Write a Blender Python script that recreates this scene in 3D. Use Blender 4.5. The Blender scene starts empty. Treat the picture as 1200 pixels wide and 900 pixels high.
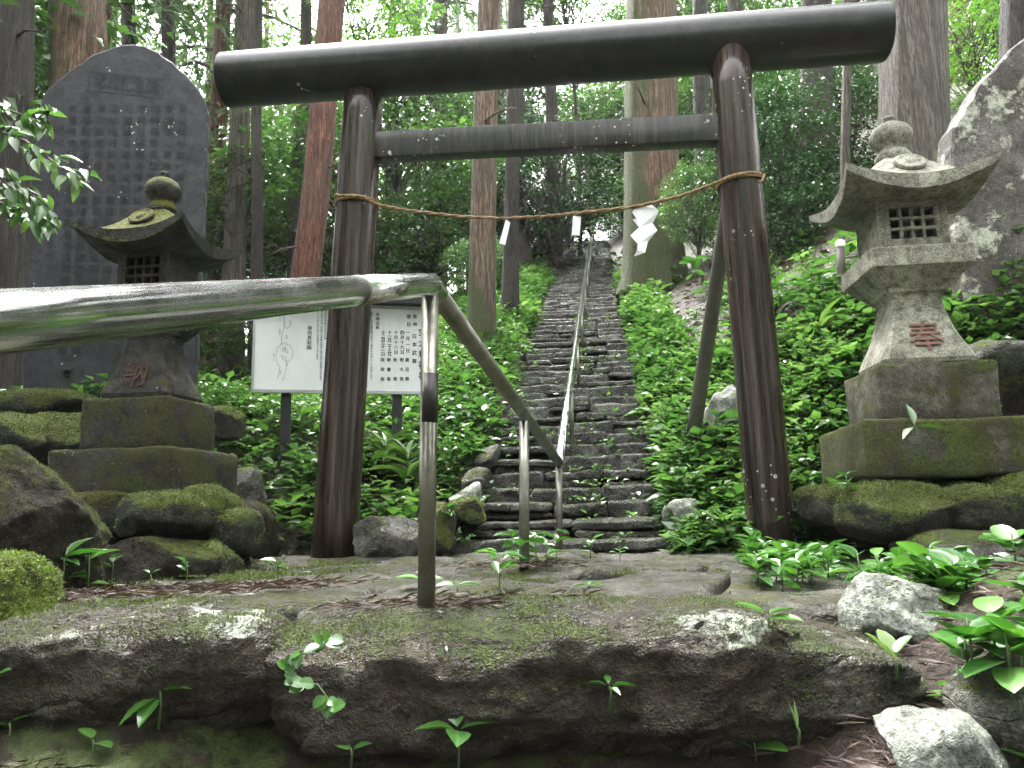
import bpy, math, random
import numpy as np
from mathutils import Vector, Matrix, noise

random.seed(7)
rng = np.random.default_rng(7)
SC = bpy.context.scene
COL = SC.collection
R = math.radians

# ------------------------------------------------------------------ camera
PITCH, ROLL, EYE = R(8.84), R(-1.2), 0.28
cam_d = bpy.data.cameras.new('camera')
cam_d.sensor_width = 36.0
cam_d.lens = 27.0
cam_d.clip_start = 0.02
cam_d.clip_end = 600
cam = bpy.data.objects.new('camera', cam_d)
COL.objects.link(cam)
CAM_M = (Matrix.Rotation(math.pi/2 + PITCH, 3, 'X') @ Matrix.Rotation(ROLL, 3, 'Z'))
cam.matrix_world = Matrix.Translation((0, 0, EYE)) @ CAM_M.to_4x4()
SC.camera = cam
SC.render.resolution_x, SC.render.resolution_y = 1024, 768

# ------------------------------------------------------------------ sky and sun (overcast, rain)
SUN_EL, SUN_AZ = R(62), R(335)
world = bpy.data.worlds.new('World')
SC.world = world
world.use_nodes = True
world.cycles.sampling_method = 'MANUAL'
world.cycles.sample_map_resolution = 256
wt = world.node_tree
for n in list(wt.nodes):
    wt.nodes.remove(n)
sky = wt.nodes.new('ShaderNodeTexSky')
sky.sky_type = 'NISHITA'
sky.sun_disc = False
sky.sun_elevation = SUN_EL
sky.sun_rotation = SUN_AZ
sky.dust_density = 4.0
sky.air_density = 1.0
hsv = wt.nodes.new('ShaderNodeHueSaturation')
hsv.inputs['Saturation'].default_value = 0.08
bg = wt.nodes.new('ShaderNodeBackground')
bg.inputs['Strength'].default_value = 0.15
wo = wt.nodes.new('ShaderNodeOutputWorld')
wt.links.new(sky.outputs[0], hsv.inputs['Color'])
wt.links.new(hsv.outputs[0], bg.inputs['Color'])
wt.links.new(bg.outputs[0], wo.inputs['Surface'])
sun_d = bpy.data.lights.new('sun', 'SUN')
sun_d.energy = 1.5
sun_d.angle = R(25)
sun_d.color = (1.0, 0.97, 0.92)
sun = bpy.data.objects.new('sun', sun_d)
COL.objects.link(sun)
sd = Vector((math.sin(SUN_AZ)*math.cos(SUN_EL), math.cos(SUN_AZ)*math.cos(SUN_EL), math.sin(SUN_EL)))
sun.rotation_euler = sd.to_track_quat('Z', 'Y').to_euler()
sun.location = sd * 60
vs = SC.view_settings
vs.view_transform = 'Standard'
vs.look = 'None'
vs.gamma = 1.0
vs.use_curve_mapping = False
vs.exposure = 3.9
cy = SC.cycles
cy.use_denoising = True
cy.denoising_prefilter = 'NONE'
cy.use_adaptive_sampling = True
cy.adaptive_threshold = 0.03
cy.max_bounces = 5
cy.diffuse_bounces = 3
cy.glossy_bounces = 2
cy.transmission_bounces = 3
cy.transparent_max_bounces = 8
cy.volume_bounces = 0
cy.sample_clamp_indirect = 6.0

# ------------------------------------------------------------------ helpers
def pix(px, py, Y=None, Z=None):
    d = CAM_M @ Vector(((px-600)/900, (450-py)/900, -1.0))
    t = Y/d.y if Y is not None else (Z-EYE)/d.z
    return Vector((0, 0, EYE)) + d*t

WORLD_OF = {}
SURF = []          # (verts, faces) of everything a plant can root on
def mesh_np(name, V, F, smooth=False, attrs=None):
    m = bpy.data.meshes.new(name)
    V = np.asarray(V, dtype=np.float64)
    if isinstance(F, np.ndarray):
        n, k = F.shape
        m.vertices.add(len(V)); m.vertices.foreach_set('co', V.ravel())
        m.loops.add(n*k); m.loops.foreach_set('vertex_index', F.astype(np.int32).ravel())
        m.polygons.add(n); m.polygons.foreach_set('loop_start', np.arange(0, n*k, k, dtype=np.int32))
        m.update(calc_edges=True)
        m.validate()
    else:
        m.from_pydata(V.tolist(), [], [list(f) for f in F])
        m.update()
    if smooth:
        m.polygons.foreach_set('use_smooth', np.ones(len(m.polygons), dtype=bool))
    for k, a in (attrs or {}).items():
        at = m.attributes.new(k, 'FLOAT', 'POINT')
        at.data.foreach_set('value', np.asarray(a, dtype=np.float32))
    return m

def link(name, mesh, mat=None, parent=None, loc=(0, 0, 0)):
    o = bpy.data.objects.new(name, mesh)
    COL.objects.link(o)
    o.location = loc
    if mat is not None and mesh is not None and len(mesh.materials) == 0:
        mesh.materials.append(mat)
    if parent is not None:
        o.parent = parent
        o.matrix_parent_inverse = WORLD_OF[parent].inverted()
    WORLD_OF[o] = Matrix.Translation(loc)
    return o

def put(name, V, F, mat, parent=None, smooth=False, attrs=None, base=False):
    """world-space vertices -> object with its own origin"""
    V = np.asarray(V, dtype=np.float64)
    c = (V.max(0)+V.min(0))/2
    if base:
        c[2] = V[:, 2].min()
    return link(name, mesh_np(name, V-c, F, smooth, attrs), mat, parent, tuple(c))

def thing(name, loc, label, cat, group=None):
    o = link(name, None, loc=tuple(loc))
    o.empty_display_size = 0.2
    return tag(o, label, cat, group)

def tag(o, label=None, cat=None, group=None, kind=None):
    if label: o['label'] = label
    if cat: o['category'] = cat
    if group: o['group'] = group
    if kind: o['kind'] = kind
    return o

class Geo:
    def __init__(s): s.V, s.F, s.n = [], [], 0
    def add(s, V, F):
        V = np.asarray(V, dtype=np.float64)
        s.V.append(V)
        s.F.extend([[int(i)+s.n for i in f] for f in F])
        s.n += len(V)
        return s
    def verts(s): return np.concatenate(s.V)
    def put(s, name, mat, parent=None, smooth=False, base=False):
        return put(name, s.verts(), s.F, mat, parent, smooth, base=base)

def boxgrid(xs, ys, zs):
    """surface of a gridded box; shared vertices"""
    idx, V, F = {}, [], []
    nx, ny, nz = len(xs)-1, len(ys)-1, len(zs)-1
    def g(i, j, k):
        q = (i, j, k)
        if q not in idx:
            idx[q] = len(V); V.append((xs[i], ys[j], zs[k]))
        return idx[q]
    for i in range(nx):
        for j in range(ny):
            F.append((g(i,j,0), g(i,j+1,0), g(i+1,j+1,0), g(i+1,j,0)))
            F.append((g(i,j,nz), g(i+1,j,nz), g(i+1,j+1,nz), g(i,j+1,nz)))
    for i in range(nx):
        for k in range(nz):
            F.append((g(i,0,k), g(i+1,0,k), g(i+1,0,k+1), g(i,0,k+1)))
            F.append((g(i,ny,k), g(i,ny,k+1), g(i+1,ny,k+1), g(i+1,ny,k)))
    for j in range(ny):
        for k in range(nz):
            F.append((g(0,j,k), g(0,j,k+1), g(0,j+1,k+1), g(0,j+1,k)))
            F.append((g(nx,j,k), g(nx,j+1,k), g(nx,j+1,k+1), g(nx,j,k+1)))
    return np.array(V), np.array(F)

def soft_box(size, bev, cuts=(2, 2, 2), jit=0.0, seed=0, nscale=4.0):
    """rounded-edge irregular block centred on the origin"""
    ax = []
    for s, c in zip(size, cuts):
        h = s/2
        b = min(bev, h*0.45)
        ax.append([-h] + list(np.linspace(-h+b, h-b, c+1)) + [h])
    V, F = boxgrid(*ax)
    H = np.array(size)/2
    ext = (np.abs(np.abs(V)-H) < 1e-9)
    cnt = ext.sum(1)
    pull = np.where(cnt == 2, 0.30, np.where(cnt == 3, 0.45, 0.0))[:, None]*bev
    V = V - np.sign(V)*ext*pull
    if jit:
        o = Vector((seed*3.17, seed*1.31, seed*7.7))
        D = np.array([noise.noise_vector(Vector(v)*nscale+o) for v in V])
        V = V + D*jit
    return V, F

def rock_geo(size, seed, k=3.2, n=22, amp=0.09, cuts=5, cutd=(0.72, 0.95), fine=0.02, strata=0.0, nsc=1.6):
    """boulder: superellipsoid, plane facets and fractal relief; centred"""
    rr = random.Random(seed)
    sx, sy, sz = size
    m = max(size)
    ax = [np.linspace(-1, 1, max(6, int(n*s/m)+3)) for s in size]
    V, F = boxgrid(*ax)
    r = (np.abs(V)**k).sum(1)**(1/k)
    V = V/r[:, None]
    for _ in range(cuts):
        nn = Vector((rr.uniform(-1, 1), rr.uniform(-1, 1), rr.uniform(-.6, 1))).normalized()
        nv = np.array(nn); d = rr.uniform(*cutd)
        over = V@nv-d
        V = V - np.outer(np.where(over > 0, over, 0)*0.9, nv)
    V = V*np.array(size)/2
    o = Vector((seed*1.7, seed*2.3, seed*0.9))
    f1, f2 = nsc/ (m*0.5), nsc*5/(m*0.5)
    nrm = V/np.maximum(np.linalg.norm(V, axis=1), 1e-6)[:, None]
    D = np.zeros(len(V))
    for i, v in enumerate(V):
        p = Vector(v)
        D[i] = noise.fractal(p*f1+o, 1.0, 2.1, 3)*amp + (abs(noise.noise(p*f2+o))-.25)*fine
        if strata:
            D[i] += strata*noise.noise(Vector((p.x*f1*.8, p.y*f1*.8, p.z*f1*9))+o)
    V = V + nrm*(D*m)[:, None]
    return V, F

def rotz(V, a):
    c, s = math.cos(a), math.sin(a)
    return np.asarray(V)@np.array([[c, s, 0], [-s, c, 0], [0, 0, 1]])

def rot(V, e):
    M = np.array(Matrix.Rotation(e[2], 3, 'Z') @ Matrix.Rotation(e[1], 3, 'Y') @ Matrix.Rotation(e[0], 3, 'X'))
    return np.asarray(V)@M.T

def tube(pts, rad, ns=12, cap=True, ridge=None):
    P = np.array([tuple(p) for p in pts], dtype=float)
    rad = np.broadcast_to(np.asarray(rad, dtype=float), (len(P),))
    T = np.gradient(P, axis=0)
    T /= np.linalg.norm(T, axis=1)[:, None]
    ref = np.array([0, 0, 1.]) if abs(T[0][2]) < .9 else np.array([1., 0, 0])
    V, F = [], []
    u = np.cross(T[0], ref); u /= np.linalg.norm(u)
    for i in range(len(P)):
        u = u - T[i]*(u@T[i]); u /= np.linalg.norm(u)
        w = np.cross(T[i], u)
        for j in range(ns):
            a = 2*math.pi*j/ns
            r = rad[i]*(ridge(i, j) if ridge else 1.0)
            V.append(P[i]+r*(u*math.cos(a)+w*math.sin(a)))
    for i in range(len(P)-1):
        for j in range(ns):
            k = (j+1) % ns
            F.append((i*ns+j, i*ns+k, (i+1)*ns+k, (i+1)*ns+j))
    if cap:
        F.append(tuple(range(ns-1, -1, -1)))
        F.append(tuple(range((len(P)-1)*ns, len(P)*ns)))
    return np.array(V), F

def lathe(prof, ns=28):
    V, F = [], []
    for r, z in prof:
        for j in range(ns):
            a = 2*math.pi*j/ns
            V.append((r*math.cos(a), r*math.sin(a), z))
    for i in range(len(prof)-1):
        for j in range(ns):
            k = (j+1) % ns
            F.append((i*ns+j, i*ns+k, (i+1)*ns+k, (i+1)*ns+j))
    F.append(tuple(range(ns-1, -1, -1)))
    F.append(tuple(range((len(prof)-1)*ns, len(prof)*ns)))
    return np.array(V), F

def sqloft(prof, nseg=6, r=0.12, jit=0.0, seed=0):
    """loft of rounded-square sections [(halfwidth, z)]"""
    base = []
    for s in range(4):
        for t in np.linspace(-1+r, 1-r, nseg):
            p = [(t, -1), (1, t), (-t, 1), (-1, -t)][s]
            base.append(p)
    base = np.array(base, dtype=float)
    n = len(base)
    V, F = [], []
    for i, (h, z) in enumerate(prof):
        for b in base:
            V.append((b[0]*h, b[1]*h, z))
    for i in range(len(prof)-1):
        for j in range(n):
            k = (j+1) % n
            F.append((i*n+j, i*n+k, (i+1)*n+k, (i+1)*n+j))
    F.append(tuple(range(n-1, -1, -1)))
    F.append(tuple(range((len(prof)-1)*n, len(prof)*n)))
    V = np.array(V)
    if jit:
        o = Vector((seed, seed*2, seed*3))
        V = V+np.array([noise.noise_vector(Vector(v)*9+o) for v in V])*jit
    return V, F

def prism(poly, thick, origin, xa, ya):
    """polygon (u,v) extruded; xa, ya plane axes, thickness along xa x ya"""
    xa, ya = Vector(xa).normalized(), Vector(ya).normalized()
    na = xa.cross(ya)
    n = len(poly)
    V = []
    for s in (0, -thick):
        for u, v in poly:
            V.append(tuple(Vector(origin)+xa*u+ya*v+na*s))
    F = [tuple(range(n)), tuple(range(2*n-1, n-1, -1))]
    for i in range(n):
        j = (i+1) % n
        F.append((i, n+i, n+j, j))
    return np.array(V), F

GLYPHS = {}
def glyph_cache(chars):
    """one text object holding every character on its own line, cut up by line"""
    chars = sorted(set(chars)-{' '})
    for ch in chars:
        cu = bpy.data.curves.new('t', 'FONT')
        cu.body = ch; cu.resolution_u = 3
        ob = bpy.data.objects.new('t', cu)
        me = ob.to_mesh()
        V = np.array([v.co[:] for v in me.vertices]) if len(me.vertices) else np.zeros((0, 3))
        F = [tuple(p.vertices) for p in me.polygons]
        ob.to_mesh_clear(); bpy.data.objects.remove(ob); bpy.data.curves.remove(cu)
        if len(V): V[:, 1] -= 0.85
        GLYPHS[ch] = (V, F)
def text_geo(ch, size, bold=0.0):
    """flat glyph in XY, its top-left near the origin; bold by layered copies"""
    if ch not in GLYPHS: glyph_cache(ch)
    V, F = GLYPHS[ch]
    if bold and len(V):
        n = len(V); VV, FF = [], []
        for k, (dx, dy) in enumerate(((-bold, -bold*.6), (bold, -bold*.6), (0, bold))):
            VV.append(V+np.array((dx, dy, .012*k))); FF += [tuple(i+n*k for i in f) for f in F]
        V, F = np.concatenate(VV), FF
    return V*size, F

def on_plane(V, origin, xa, ya, off):
    xa, ya = np.array(Vector(xa).normalized()), np.array(Vector(ya).normalized())
    na = np.cross(xa, ya)
    return np.array(tuple(origin))+np.outer(V[:, 0], xa)+np.outer(V[:, 1], ya)+np.outer(V[:, 2]+off, na)

# ------------------------------------------------------------------ node materials
class NT:
    def __init__(s, name):
        s.m = bpy.data.materials.new(name); s.m.use_nodes = True
        s.t = s.m.node_tree; s.L = s.t.links
        s.b = s.t.nodes['Principled BSDF']; s.out = s.t.nodes['Material Output']
        s.tc = s.t.nodes.new('ShaderNodeTexCoord')
        s.geo = s.t.nodes.new('ShaderNodeNewGeometry')
    def N(s, ty, **kw):
        n = s.t.nodes.new(ty)
        for k, v in kw.items(): setattr(n, k, v)
        return n
    def set(s, sock, v):
        if hasattr(v, 'is_linked') or hasattr(v, 'links'): s.L.new(v, sock)
        elif isinstance(v, tuple) and len(v) == 3 and sock.type == 'RGBA': sock.default_value = (*v, 1)
        else: sock.default_value = v
    def co(s, scale=(1, 1, 1), src='Object', loc=(0, 0, 0)):
        mp = s.N('ShaderNodeMapping'); mp.inputs['Scale'].default_value = scale; mp.inputs['Location'].default_value = loc
        if src == 'World': s.L.new(s.geo.outputs['Position'], mp.inputs[0])
        else: s.L.new(s.tc.outputs[src], mp.inputs[0])
        return mp.outputs[0]
    def noise(s, scale, detail=6, rough=.6, co=None, dist=0):
        n = s.N('ShaderNodeTexNoise'); n.inputs['Scale'].default_value = scale
        n.inputs['Detail'].default_value = detail; n.inputs['Roughness'].default_value = rough
        n.inputs['Distortion'].default_value = dist
        s.L.new(co if co is not None else s.co(src='World'), n.inputs['Vector'])
        return n.outputs['Fac']
    def vor(s, scale, co=None, feature='F1', rnd=1.0):
        n = s.N('ShaderNodeTexVoronoi'); n.feature = feature; n.inputs['Scale'].default_value = scale
        n.inputs['Randomness'].default_value = rnd
        s.L.new(co if co is not None else s.co(src='World'), n.inputs['Vector'])
        return n.outputs['Distance']
    def ramp(s, f, stops, interp='LINEAR'):
        r = s.N('ShaderNodeValToRGB'); e = r.color_ramp.elements; r.color_ramp.interpolation = interp
        while len(e) < len(stops): e.new(.5)
        for q, (p, c) in zip(e, stops):
            q.position = p; q.color = (*c, 1) if isinstance(c, tuple) else (c, c, c, 1)
        s.L.new(f, r.inputs[0]); return r.outputs[0]
    def mix(s, f, a, b, mode='MIX'):
        n = s.N('ShaderNodeMix', data_type='RGBA'); n.blend_type = mode
        s.set(n.inputs[0], f); s.set(n.inputs[6], a); s.set(n.inputs[7], b); return n.outputs[2]
    def math(s, op, a, b=0.0, clamp=False):
        n = s.N('ShaderNodeMath', operation=op); n.use_clamp = clamp
        s.set(n.inputs[0], a); s.set(n.inputs[1], b); return n.outputs[0]
    def up(s):
        x = s.N('ShaderNodeSeparateXYZ'); s.L.new(s.geo.outputs['Normal'], x.inputs[0]); return x.outputs['Z']
    def attr(s, name):
        a = s.N('ShaderNodeAttribute'); a.attribute_name = name; return a.outputs['Fac']
    def bump(s, h, strength=.5, dist=.02, normal=None):
        b = s.N('ShaderNodeBump'); b.inputs['Strength'].default_value = strength; b.inputs['Distance'].default_value = dist
        s.L.new(h, b.inputs['Height'])
        if normal is not None: s.L.new(normal, b.inputs['Normal'])
        return b.outputs[0]
    def fin(s, color=None, rough=None, normal=None, **kw):
        if color is not None: s.set(s.b.inputs['Base Color'], color)
        if rough is not None: s.set(s.b.inputs['Roughness'], rough)
        if normal is not None: s.L.new(normal, s.b.inputs['Normal'])
        for k, v in kw.items(): s.set(s.b.inputs[k.replace('_', ' ')], v)
        return s.m

def stone_mat(name, a, b, c, moss=0.0, lichen=0.0, rough=(.3, .6), scale=1.0, mosscol=((.022, .034, .006), (.095, .125, .016)),
              mup=(.15, .75), brown=0.0, lcol=(.52, .55, .47), bump=.8, bdist=.035, lscale=9.0, spots=0.0, crack=0.0, spec=.3, lup=.72):
    t = NT(name)
    n1 = t.noise(2.6*scale, 6, .68)
    n2 = t.noise(13*scale, 6, .74)
    n3 = t.noise(75*scale, 3, .75)
    col = t.ramp(n1, [(.36, a), (.50, b), (.63, c)])
    col = t.mix(t.ramp(n2, [(.36, .85), (.54, 0.0)]), col, tuple(x*.35 for x in a))
    col = t.mix(t.ramp(n3, [(.34, .7), (.5, 0.0)]), col, tuple(x*.4 for x in a))
    col = t.mix(t.ramp(n3, [(.55, 0.), (.72, .55)]), col, tuple(min(.6, x*1.5) for x in c))
    h = t.math('ADD', t.math('MULTIPLY', n2, 1.0), t.math('MULTIPLY', n3, .30))
    if crack:
        w = t.N('ShaderNodeVectorMath', operation='MULTIPLY_ADD')
        nv = t.N('ShaderNodeTexNoise'); nv.inputs['Scale'].default_value = 4.0; nv.inputs['Detail'].default_value = 5
        t.L.new(t.co(src='World'), nv.inputs['Vector']); t.L.new(nv.outputs['Color'], w.inputs[0])
        w.inputs[1].default_value = (.22, .22, .22); t.L.new(t.co((1, 1, 2.2), 'World'), w.inputs[2])
        ck = t.ramp(t.vor(crack, w.outputs[0], 'DISTANCE_TO_EDGE'), [(.0, 1.), (.022, 0.)])
        ck = t.math('MULTIPLY', ck, t.ramp(t.noise(2.0, 3), [(.45, 0.), (.58, 1.)]))
        col = t.mix(t.math('MULTIPLY', ck, .55), col, tuple(x*.25 for x in a))
        h = t.math('SUBTRACT', h, t.math('MULTIPLY', ck, .22))
    if brown:
        nb = t.noise(3.1*scale, 6, .65, t.co(src='World', loc=(7, 3, 1)))
        col = t.mix(t.math('MULTIPLY', t.ramp(nb, [(.42, 0.), (.60, 1.)]), brown), col, t.mix(n2, (.022, .015, .010), (.070, .049, .033)))
    if lichen:
        nl = t.noise(lscale, 7, .68, t.co(src='World', loc=(3, 9, 5)))
        upm = t.ramp(t.up(), [(.0, lup), (.55, 1.)])
        lm = t.ramp(t.math('MULTIPLY', nl, upm), [(.66-.18*lichen, 0.), (.70-.17*lichen, 1.)])
        lm = t.math('MULTIPLY', lm, t.ramp(n2, [(.38, .15), (.55, 1.)]))
        col = t.mix(lm, col, t.mix(t.ramp(n3, [(.4, 0.), (.7, 1.)]), lcol, tuple(x*.6 for x in lcol)))
    if spots:
        v = t.vor(26*scale)
        sm = t.math('MULTIPLY', t.ramp(v, [(.16, 1.), (.2, 0.)]), t.ramp(t.noise(5*scale, 3), [(.64-.1*spots, 0.), (.70-.1*spots, 1.)]))
        col = t.mix(sm, col, (.42, .44, .38))
    rg = t.ramp(t.noise(6*scale, 3, .7), [(.38, rough[0]), (.60, rough[1])])
    if moss:
        nm = t.noise(4.2*scale, 5, .72, t.co(src='World', loc=(1, 5, 2)))
        mr = t.N('ShaderNodeMapRange'); t.set(mr.inputs[0], t.up())
        mr.inputs[1].default_value, mr.inputs[2].default_value = mup
        um = mr.outputs[0]
        mk = t.math('ADD', t.math('MULTIPLY', um, .34), t.math('SUBTRACT', nm, .74-.45*moss))
        mk = t.math('ADD', mk, t.math('MULTIPLY', t.math('SUBTRACT', n3, .5), .35))
        mk = t.ramp(mk, [(.25, 0.), (.35, 1.)])
        mcol = t.mix(t.ramp(t.noise(45*scale, 3, .75), [(.35, 0.), (.62, 1.)]), mosscol[0], mosscol[1])
        mcol = t.mix(t.ramp(t.noise(3*scale, 4), [(.42, 0.), (.62, .75)]), mcol, (.060, .055, .014))
        col = t.mix(mk, col, mcol)
        rg = t.mix(mk, rg, (.8, .8, .8))
        h = t.math('ADD', h, t.math('MULTIPLY', mk, t.math('MULTIPLY', t.noise(150*scale, 3), 1.1)))
    t.b.inputs['Specular IOR Level'].default_value = spec
    return t.fin(col, rg, t.bump(h, bump, bdist))

M = {}
M['step'] = stone_mat('step stone', (.018, .017, .014), (.060, .057, .047), (.23, .225, .195), moss=.40, lichen=.30, rough=(.24, .6), mup=(-.8, .9), crack=4, scale=1.3, spec=.5, bump=1., bdist=.06)
M['slab'] = stone_mat('paving stone', (.026, .025, .019), (.050, .048, .038), (.098, .095, .079), moss=.34, lichen=.20, rough=(.26, .65), brown=.30, lscale=5, crack=2.6, mosscol=((.035, .042, .012), (.105, .125, .03)), spec=.32)
M['edge'] = stone_mat('edge stone', (.024, .020, .013), (.054, .047, .034), (.13, .122, .098), moss=.42, lichen=.46, rough=(.3, .65), brown=.7, lscale=4, mup=(-.9, 1.), bump=1., bdist=.06, crack=1.6, spec=.4)
M['rock_moss'] = stone_mat('mossy boulder', (.014, .014, .010), (.028, .026, .019), (.065, .062, .05), moss=.92, lichen=.06, rough=(.4, .7), mup=(-.3, .7), mosscol=((.028, .040, .006), (.11, .135, .018)))
M['rock_dark'] = stone_mat('dark boulder', (.008, .0075, .0055), (.016, .015, .011), (.040, .038, .030), moss=.56, mosscol=((.012, .017, .004), (.075, .09, .016)), lichen=.06, rough=(.6, .9), brown=.25, crack=2, mup=(-.6, .9), spec=.12)
M['rock_pale'] = stone_mat('pale lichened rock', (.10, .105, .085), (.21, .22, .19), (.34, .36, .31), moss=.28, lichen=.4, rough=(.5, .8), lscale=6)
M['rock_mid'] = stone_mat('grey rock', (.035, .034, .027), (.08, .078, .064), (.17, .172, .145), moss=.52, lichen=.3, rough=(.4, .7), crack=3)
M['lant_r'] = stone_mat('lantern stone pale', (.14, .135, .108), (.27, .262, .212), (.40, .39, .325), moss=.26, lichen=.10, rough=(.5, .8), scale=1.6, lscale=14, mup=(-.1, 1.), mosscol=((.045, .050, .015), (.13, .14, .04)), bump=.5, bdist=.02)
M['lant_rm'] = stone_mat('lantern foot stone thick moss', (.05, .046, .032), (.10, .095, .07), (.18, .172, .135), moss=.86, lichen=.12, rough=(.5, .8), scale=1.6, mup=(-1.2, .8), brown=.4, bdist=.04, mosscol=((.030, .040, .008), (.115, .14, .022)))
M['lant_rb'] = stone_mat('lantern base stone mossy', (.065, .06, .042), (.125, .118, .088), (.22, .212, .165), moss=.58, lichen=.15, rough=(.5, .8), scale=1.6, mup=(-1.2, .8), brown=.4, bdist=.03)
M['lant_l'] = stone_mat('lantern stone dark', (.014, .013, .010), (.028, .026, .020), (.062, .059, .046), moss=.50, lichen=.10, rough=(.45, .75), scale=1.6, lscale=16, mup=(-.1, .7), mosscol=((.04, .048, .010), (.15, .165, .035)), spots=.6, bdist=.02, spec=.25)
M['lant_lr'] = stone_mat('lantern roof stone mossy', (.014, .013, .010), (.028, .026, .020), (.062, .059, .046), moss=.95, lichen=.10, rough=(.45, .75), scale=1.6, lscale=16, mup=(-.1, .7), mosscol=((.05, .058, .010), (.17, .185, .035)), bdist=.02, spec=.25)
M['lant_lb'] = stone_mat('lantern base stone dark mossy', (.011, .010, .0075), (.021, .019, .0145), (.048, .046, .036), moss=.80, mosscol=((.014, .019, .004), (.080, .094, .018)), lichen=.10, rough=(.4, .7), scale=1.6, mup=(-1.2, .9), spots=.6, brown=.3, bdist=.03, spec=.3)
M['slate'] = stone_mat('dark slate', (.022, .022, .026), (.028, .028, .033), (.036, .036, .042), lichen=0, rough=(.55, .75), bump=.10, bdist=.01, spots=.55, spec=.3)
M['slab_r'] = stone_mat('weathered stele stone', (.055, .049, .041), (.10, .092, .080), (.17, .162, .145), moss=.10, lichen=.72, lup=1.0, rough=(.45, .75), brown=.3, lscale=4.5, lcol=(.46, .47, .38), bump=.5)

def flat_mat(name, col, rough=.5, metal=0.0, nz=0.0, ns=20):
    t = NT(name)
    if nz:
        c = t.mix(t.math('MULTIPLY', t.ramp(t.noise(ns, 6, .65), [(.35, 0.), (.7, 1.)]), nz), col, tuple(x*.4 for x in col))
        return t.fin(c, rough, t.bump(t.noise(ns*6, 3), .15, .005), Metallic=metal)
    return t.fin(col, rough, None, Metallic=metal)

def torii_mat(name, a, b, c, rough, spots, streak=(9, 9, .35), thr=.55, low=0.0):
    t = NT(name)
    st = t.noise(2.2, 7, .6, t.co(streak))
    fine = t.noise(5, 6, .65, t.co((streak[0]*3, streak[1]*3, streak[2]*2)))
    col = t.ramp(st, [(.32, a), (.5, b), (.70, c)])
    col = t.mix(t.ramp(fine, [(.4, .6), (.6, 0.)]), col, tuple(x*.5 for x in a))
    v = t.vor(13)
    v2 = t.vor(27, t.co(src='World', loc=(2, 2, 2)))
    mn = t.noise(2.1, 2, .5, t.co(src='World', loc=(4.3, 1.2, 0)))
    if low:
        zx = t.N('ShaderNodeSeparateXYZ'); t.L.new(t.geo.outputs['Position'], zx.inputs[0])
        mz = t.N('ShaderNodeMapRange'); t.set(mz.inputs[0], zx.outputs['Z'])
        mz.inputs[1].default_value, mz.inputs[2].default_value, mz.inputs[3].default_value, mz.inputs[4].default_value = .1, 1.9, low, 0
        mn = t.math('ADD', mn, mz.outputs[0])
    msk = t.ramp(mn, [(thr, 0.), (thr+.08, 1.)])
    sp = t.math('MULTIPLY', t.math('MAXIMUM', t.ramp(v, [(.13, 1.), (.16, 0.)]), t.ramp(v2, [(.12, 1.), (.15, 0.)])), msk)
    col = t.mix(t.math('MULTIPLY', sp, spots), col, (.62, .61, .55))
    rg = t.mix(t.ramp(fine, [(.35, 0.), (.65, 1.)]), (rough[0],)*3, (rough[1],)*3)
    t.b.inputs['Coat Weight'].default_value = .35
    t.b.inputs['Coat Roughness'].default_value = .2
    t.b.inputs['Specular IOR Level'].default_value = .15
    return t.fin(col, rg, t.bump(t.math('ADD', t.math('MULTIPLY', st, .35), t.math('MULTIPLY', fine, .5)), .22, .008))
M['pillar'] = torii_mat('brown torii pillar', (.010, .0068, .0053), (.027, .0175, .013), (.088, .061, .046), (.22, .42), 1.0, thr=.60)
M['pillar_s'] = torii_mat('brown torii pillar with lichen specks', (.010, .0068, .0053), (.030, .0195, .0145), (.098, .068, .052), (.22, .42), 1.0, thr=.58, low=.13)
M['beam'] = torii_mat('dark torii beam', (.006, .0055, .0048), (.011, .010, .0083), (.023, .021, .0175), (.3, .5), .9, (5, 5, 5), .66)
M['tie'] = torii_mat('grey torii tie beam', (.017, .015, .013), (.034, .031, .027), (.066, .06, .053), (.25, .5), 1.0, (9, 9, 1.0), .54)

def steel_mat(name, tint, rough, dirt):
    t = NT(name)
    d = t.ramp(t.noise(9, 7, .7), [(.45, 0.), (.7, 1.)])
    sp = t.ramp(t.vor(120), [(.10, 1.), (.2, 0.)])
    dd = t.math('MULTIPLY', t.math('ADD', d, t.math('MULTIPLY', sp, .5), True), dirt)
    col = t.mix(dd, tint, (.09, .085, .06))
    rg = t.mix(dd, (rough,)*3, (.55,)*3)
    w = t.noise(3, 4, .5, t.co((1, 1, 1), 'World'))
    return t.fin(col, rg, t.bump(t.math('ADD', w, t.math('MULTIPLY', t.noise(180, 2), .02)), .012, .012), Metallic=t.math('SUBTRACT', 1.0, t.math('MULTIPLY', dd, .8)))
M['steel'] = steel_mat('wet stainless steel', (.72, .72, .74), .14, .10)
M['steel_d'] = steel_mat('stained stainless steel', (.24, .235, .20), .28, 1.0)
M['tape'] = flat_mat('black tape', (.012, .011, .010), .4, 0, .6, 60)
M['rope'] = flat_mat('straw rope', (.24, .15, .07), .8, 0, .7, 120)
M['paper'] = flat_mat('white paper', (.75, .75, .78), .6)
M['sign'] = flat_mat('white sign board', (.70, .72, .73), .35, 0, .14, 4)
M['alu'] = flat_mat('aluminium trim', (.42, .43, .43), .4, .7, .3, 30)
M['black'] = flat_mat('black painted steel', (.012, .012, .014), .45, 0, .4, 30)
M['ink'] = flat_mat('black ink', (.012, .012, .014), .6)
M['ink_g'] = flat_mat('grey ink', (.22, .23, .24), .6)
M['carve'] = flat_mat('carved dark lettering', (.003, .003, .004), .7)
M['red'] = flat_mat('faded red paint', (.19, .085, .062), .7, 0, .5, 60)
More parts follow.
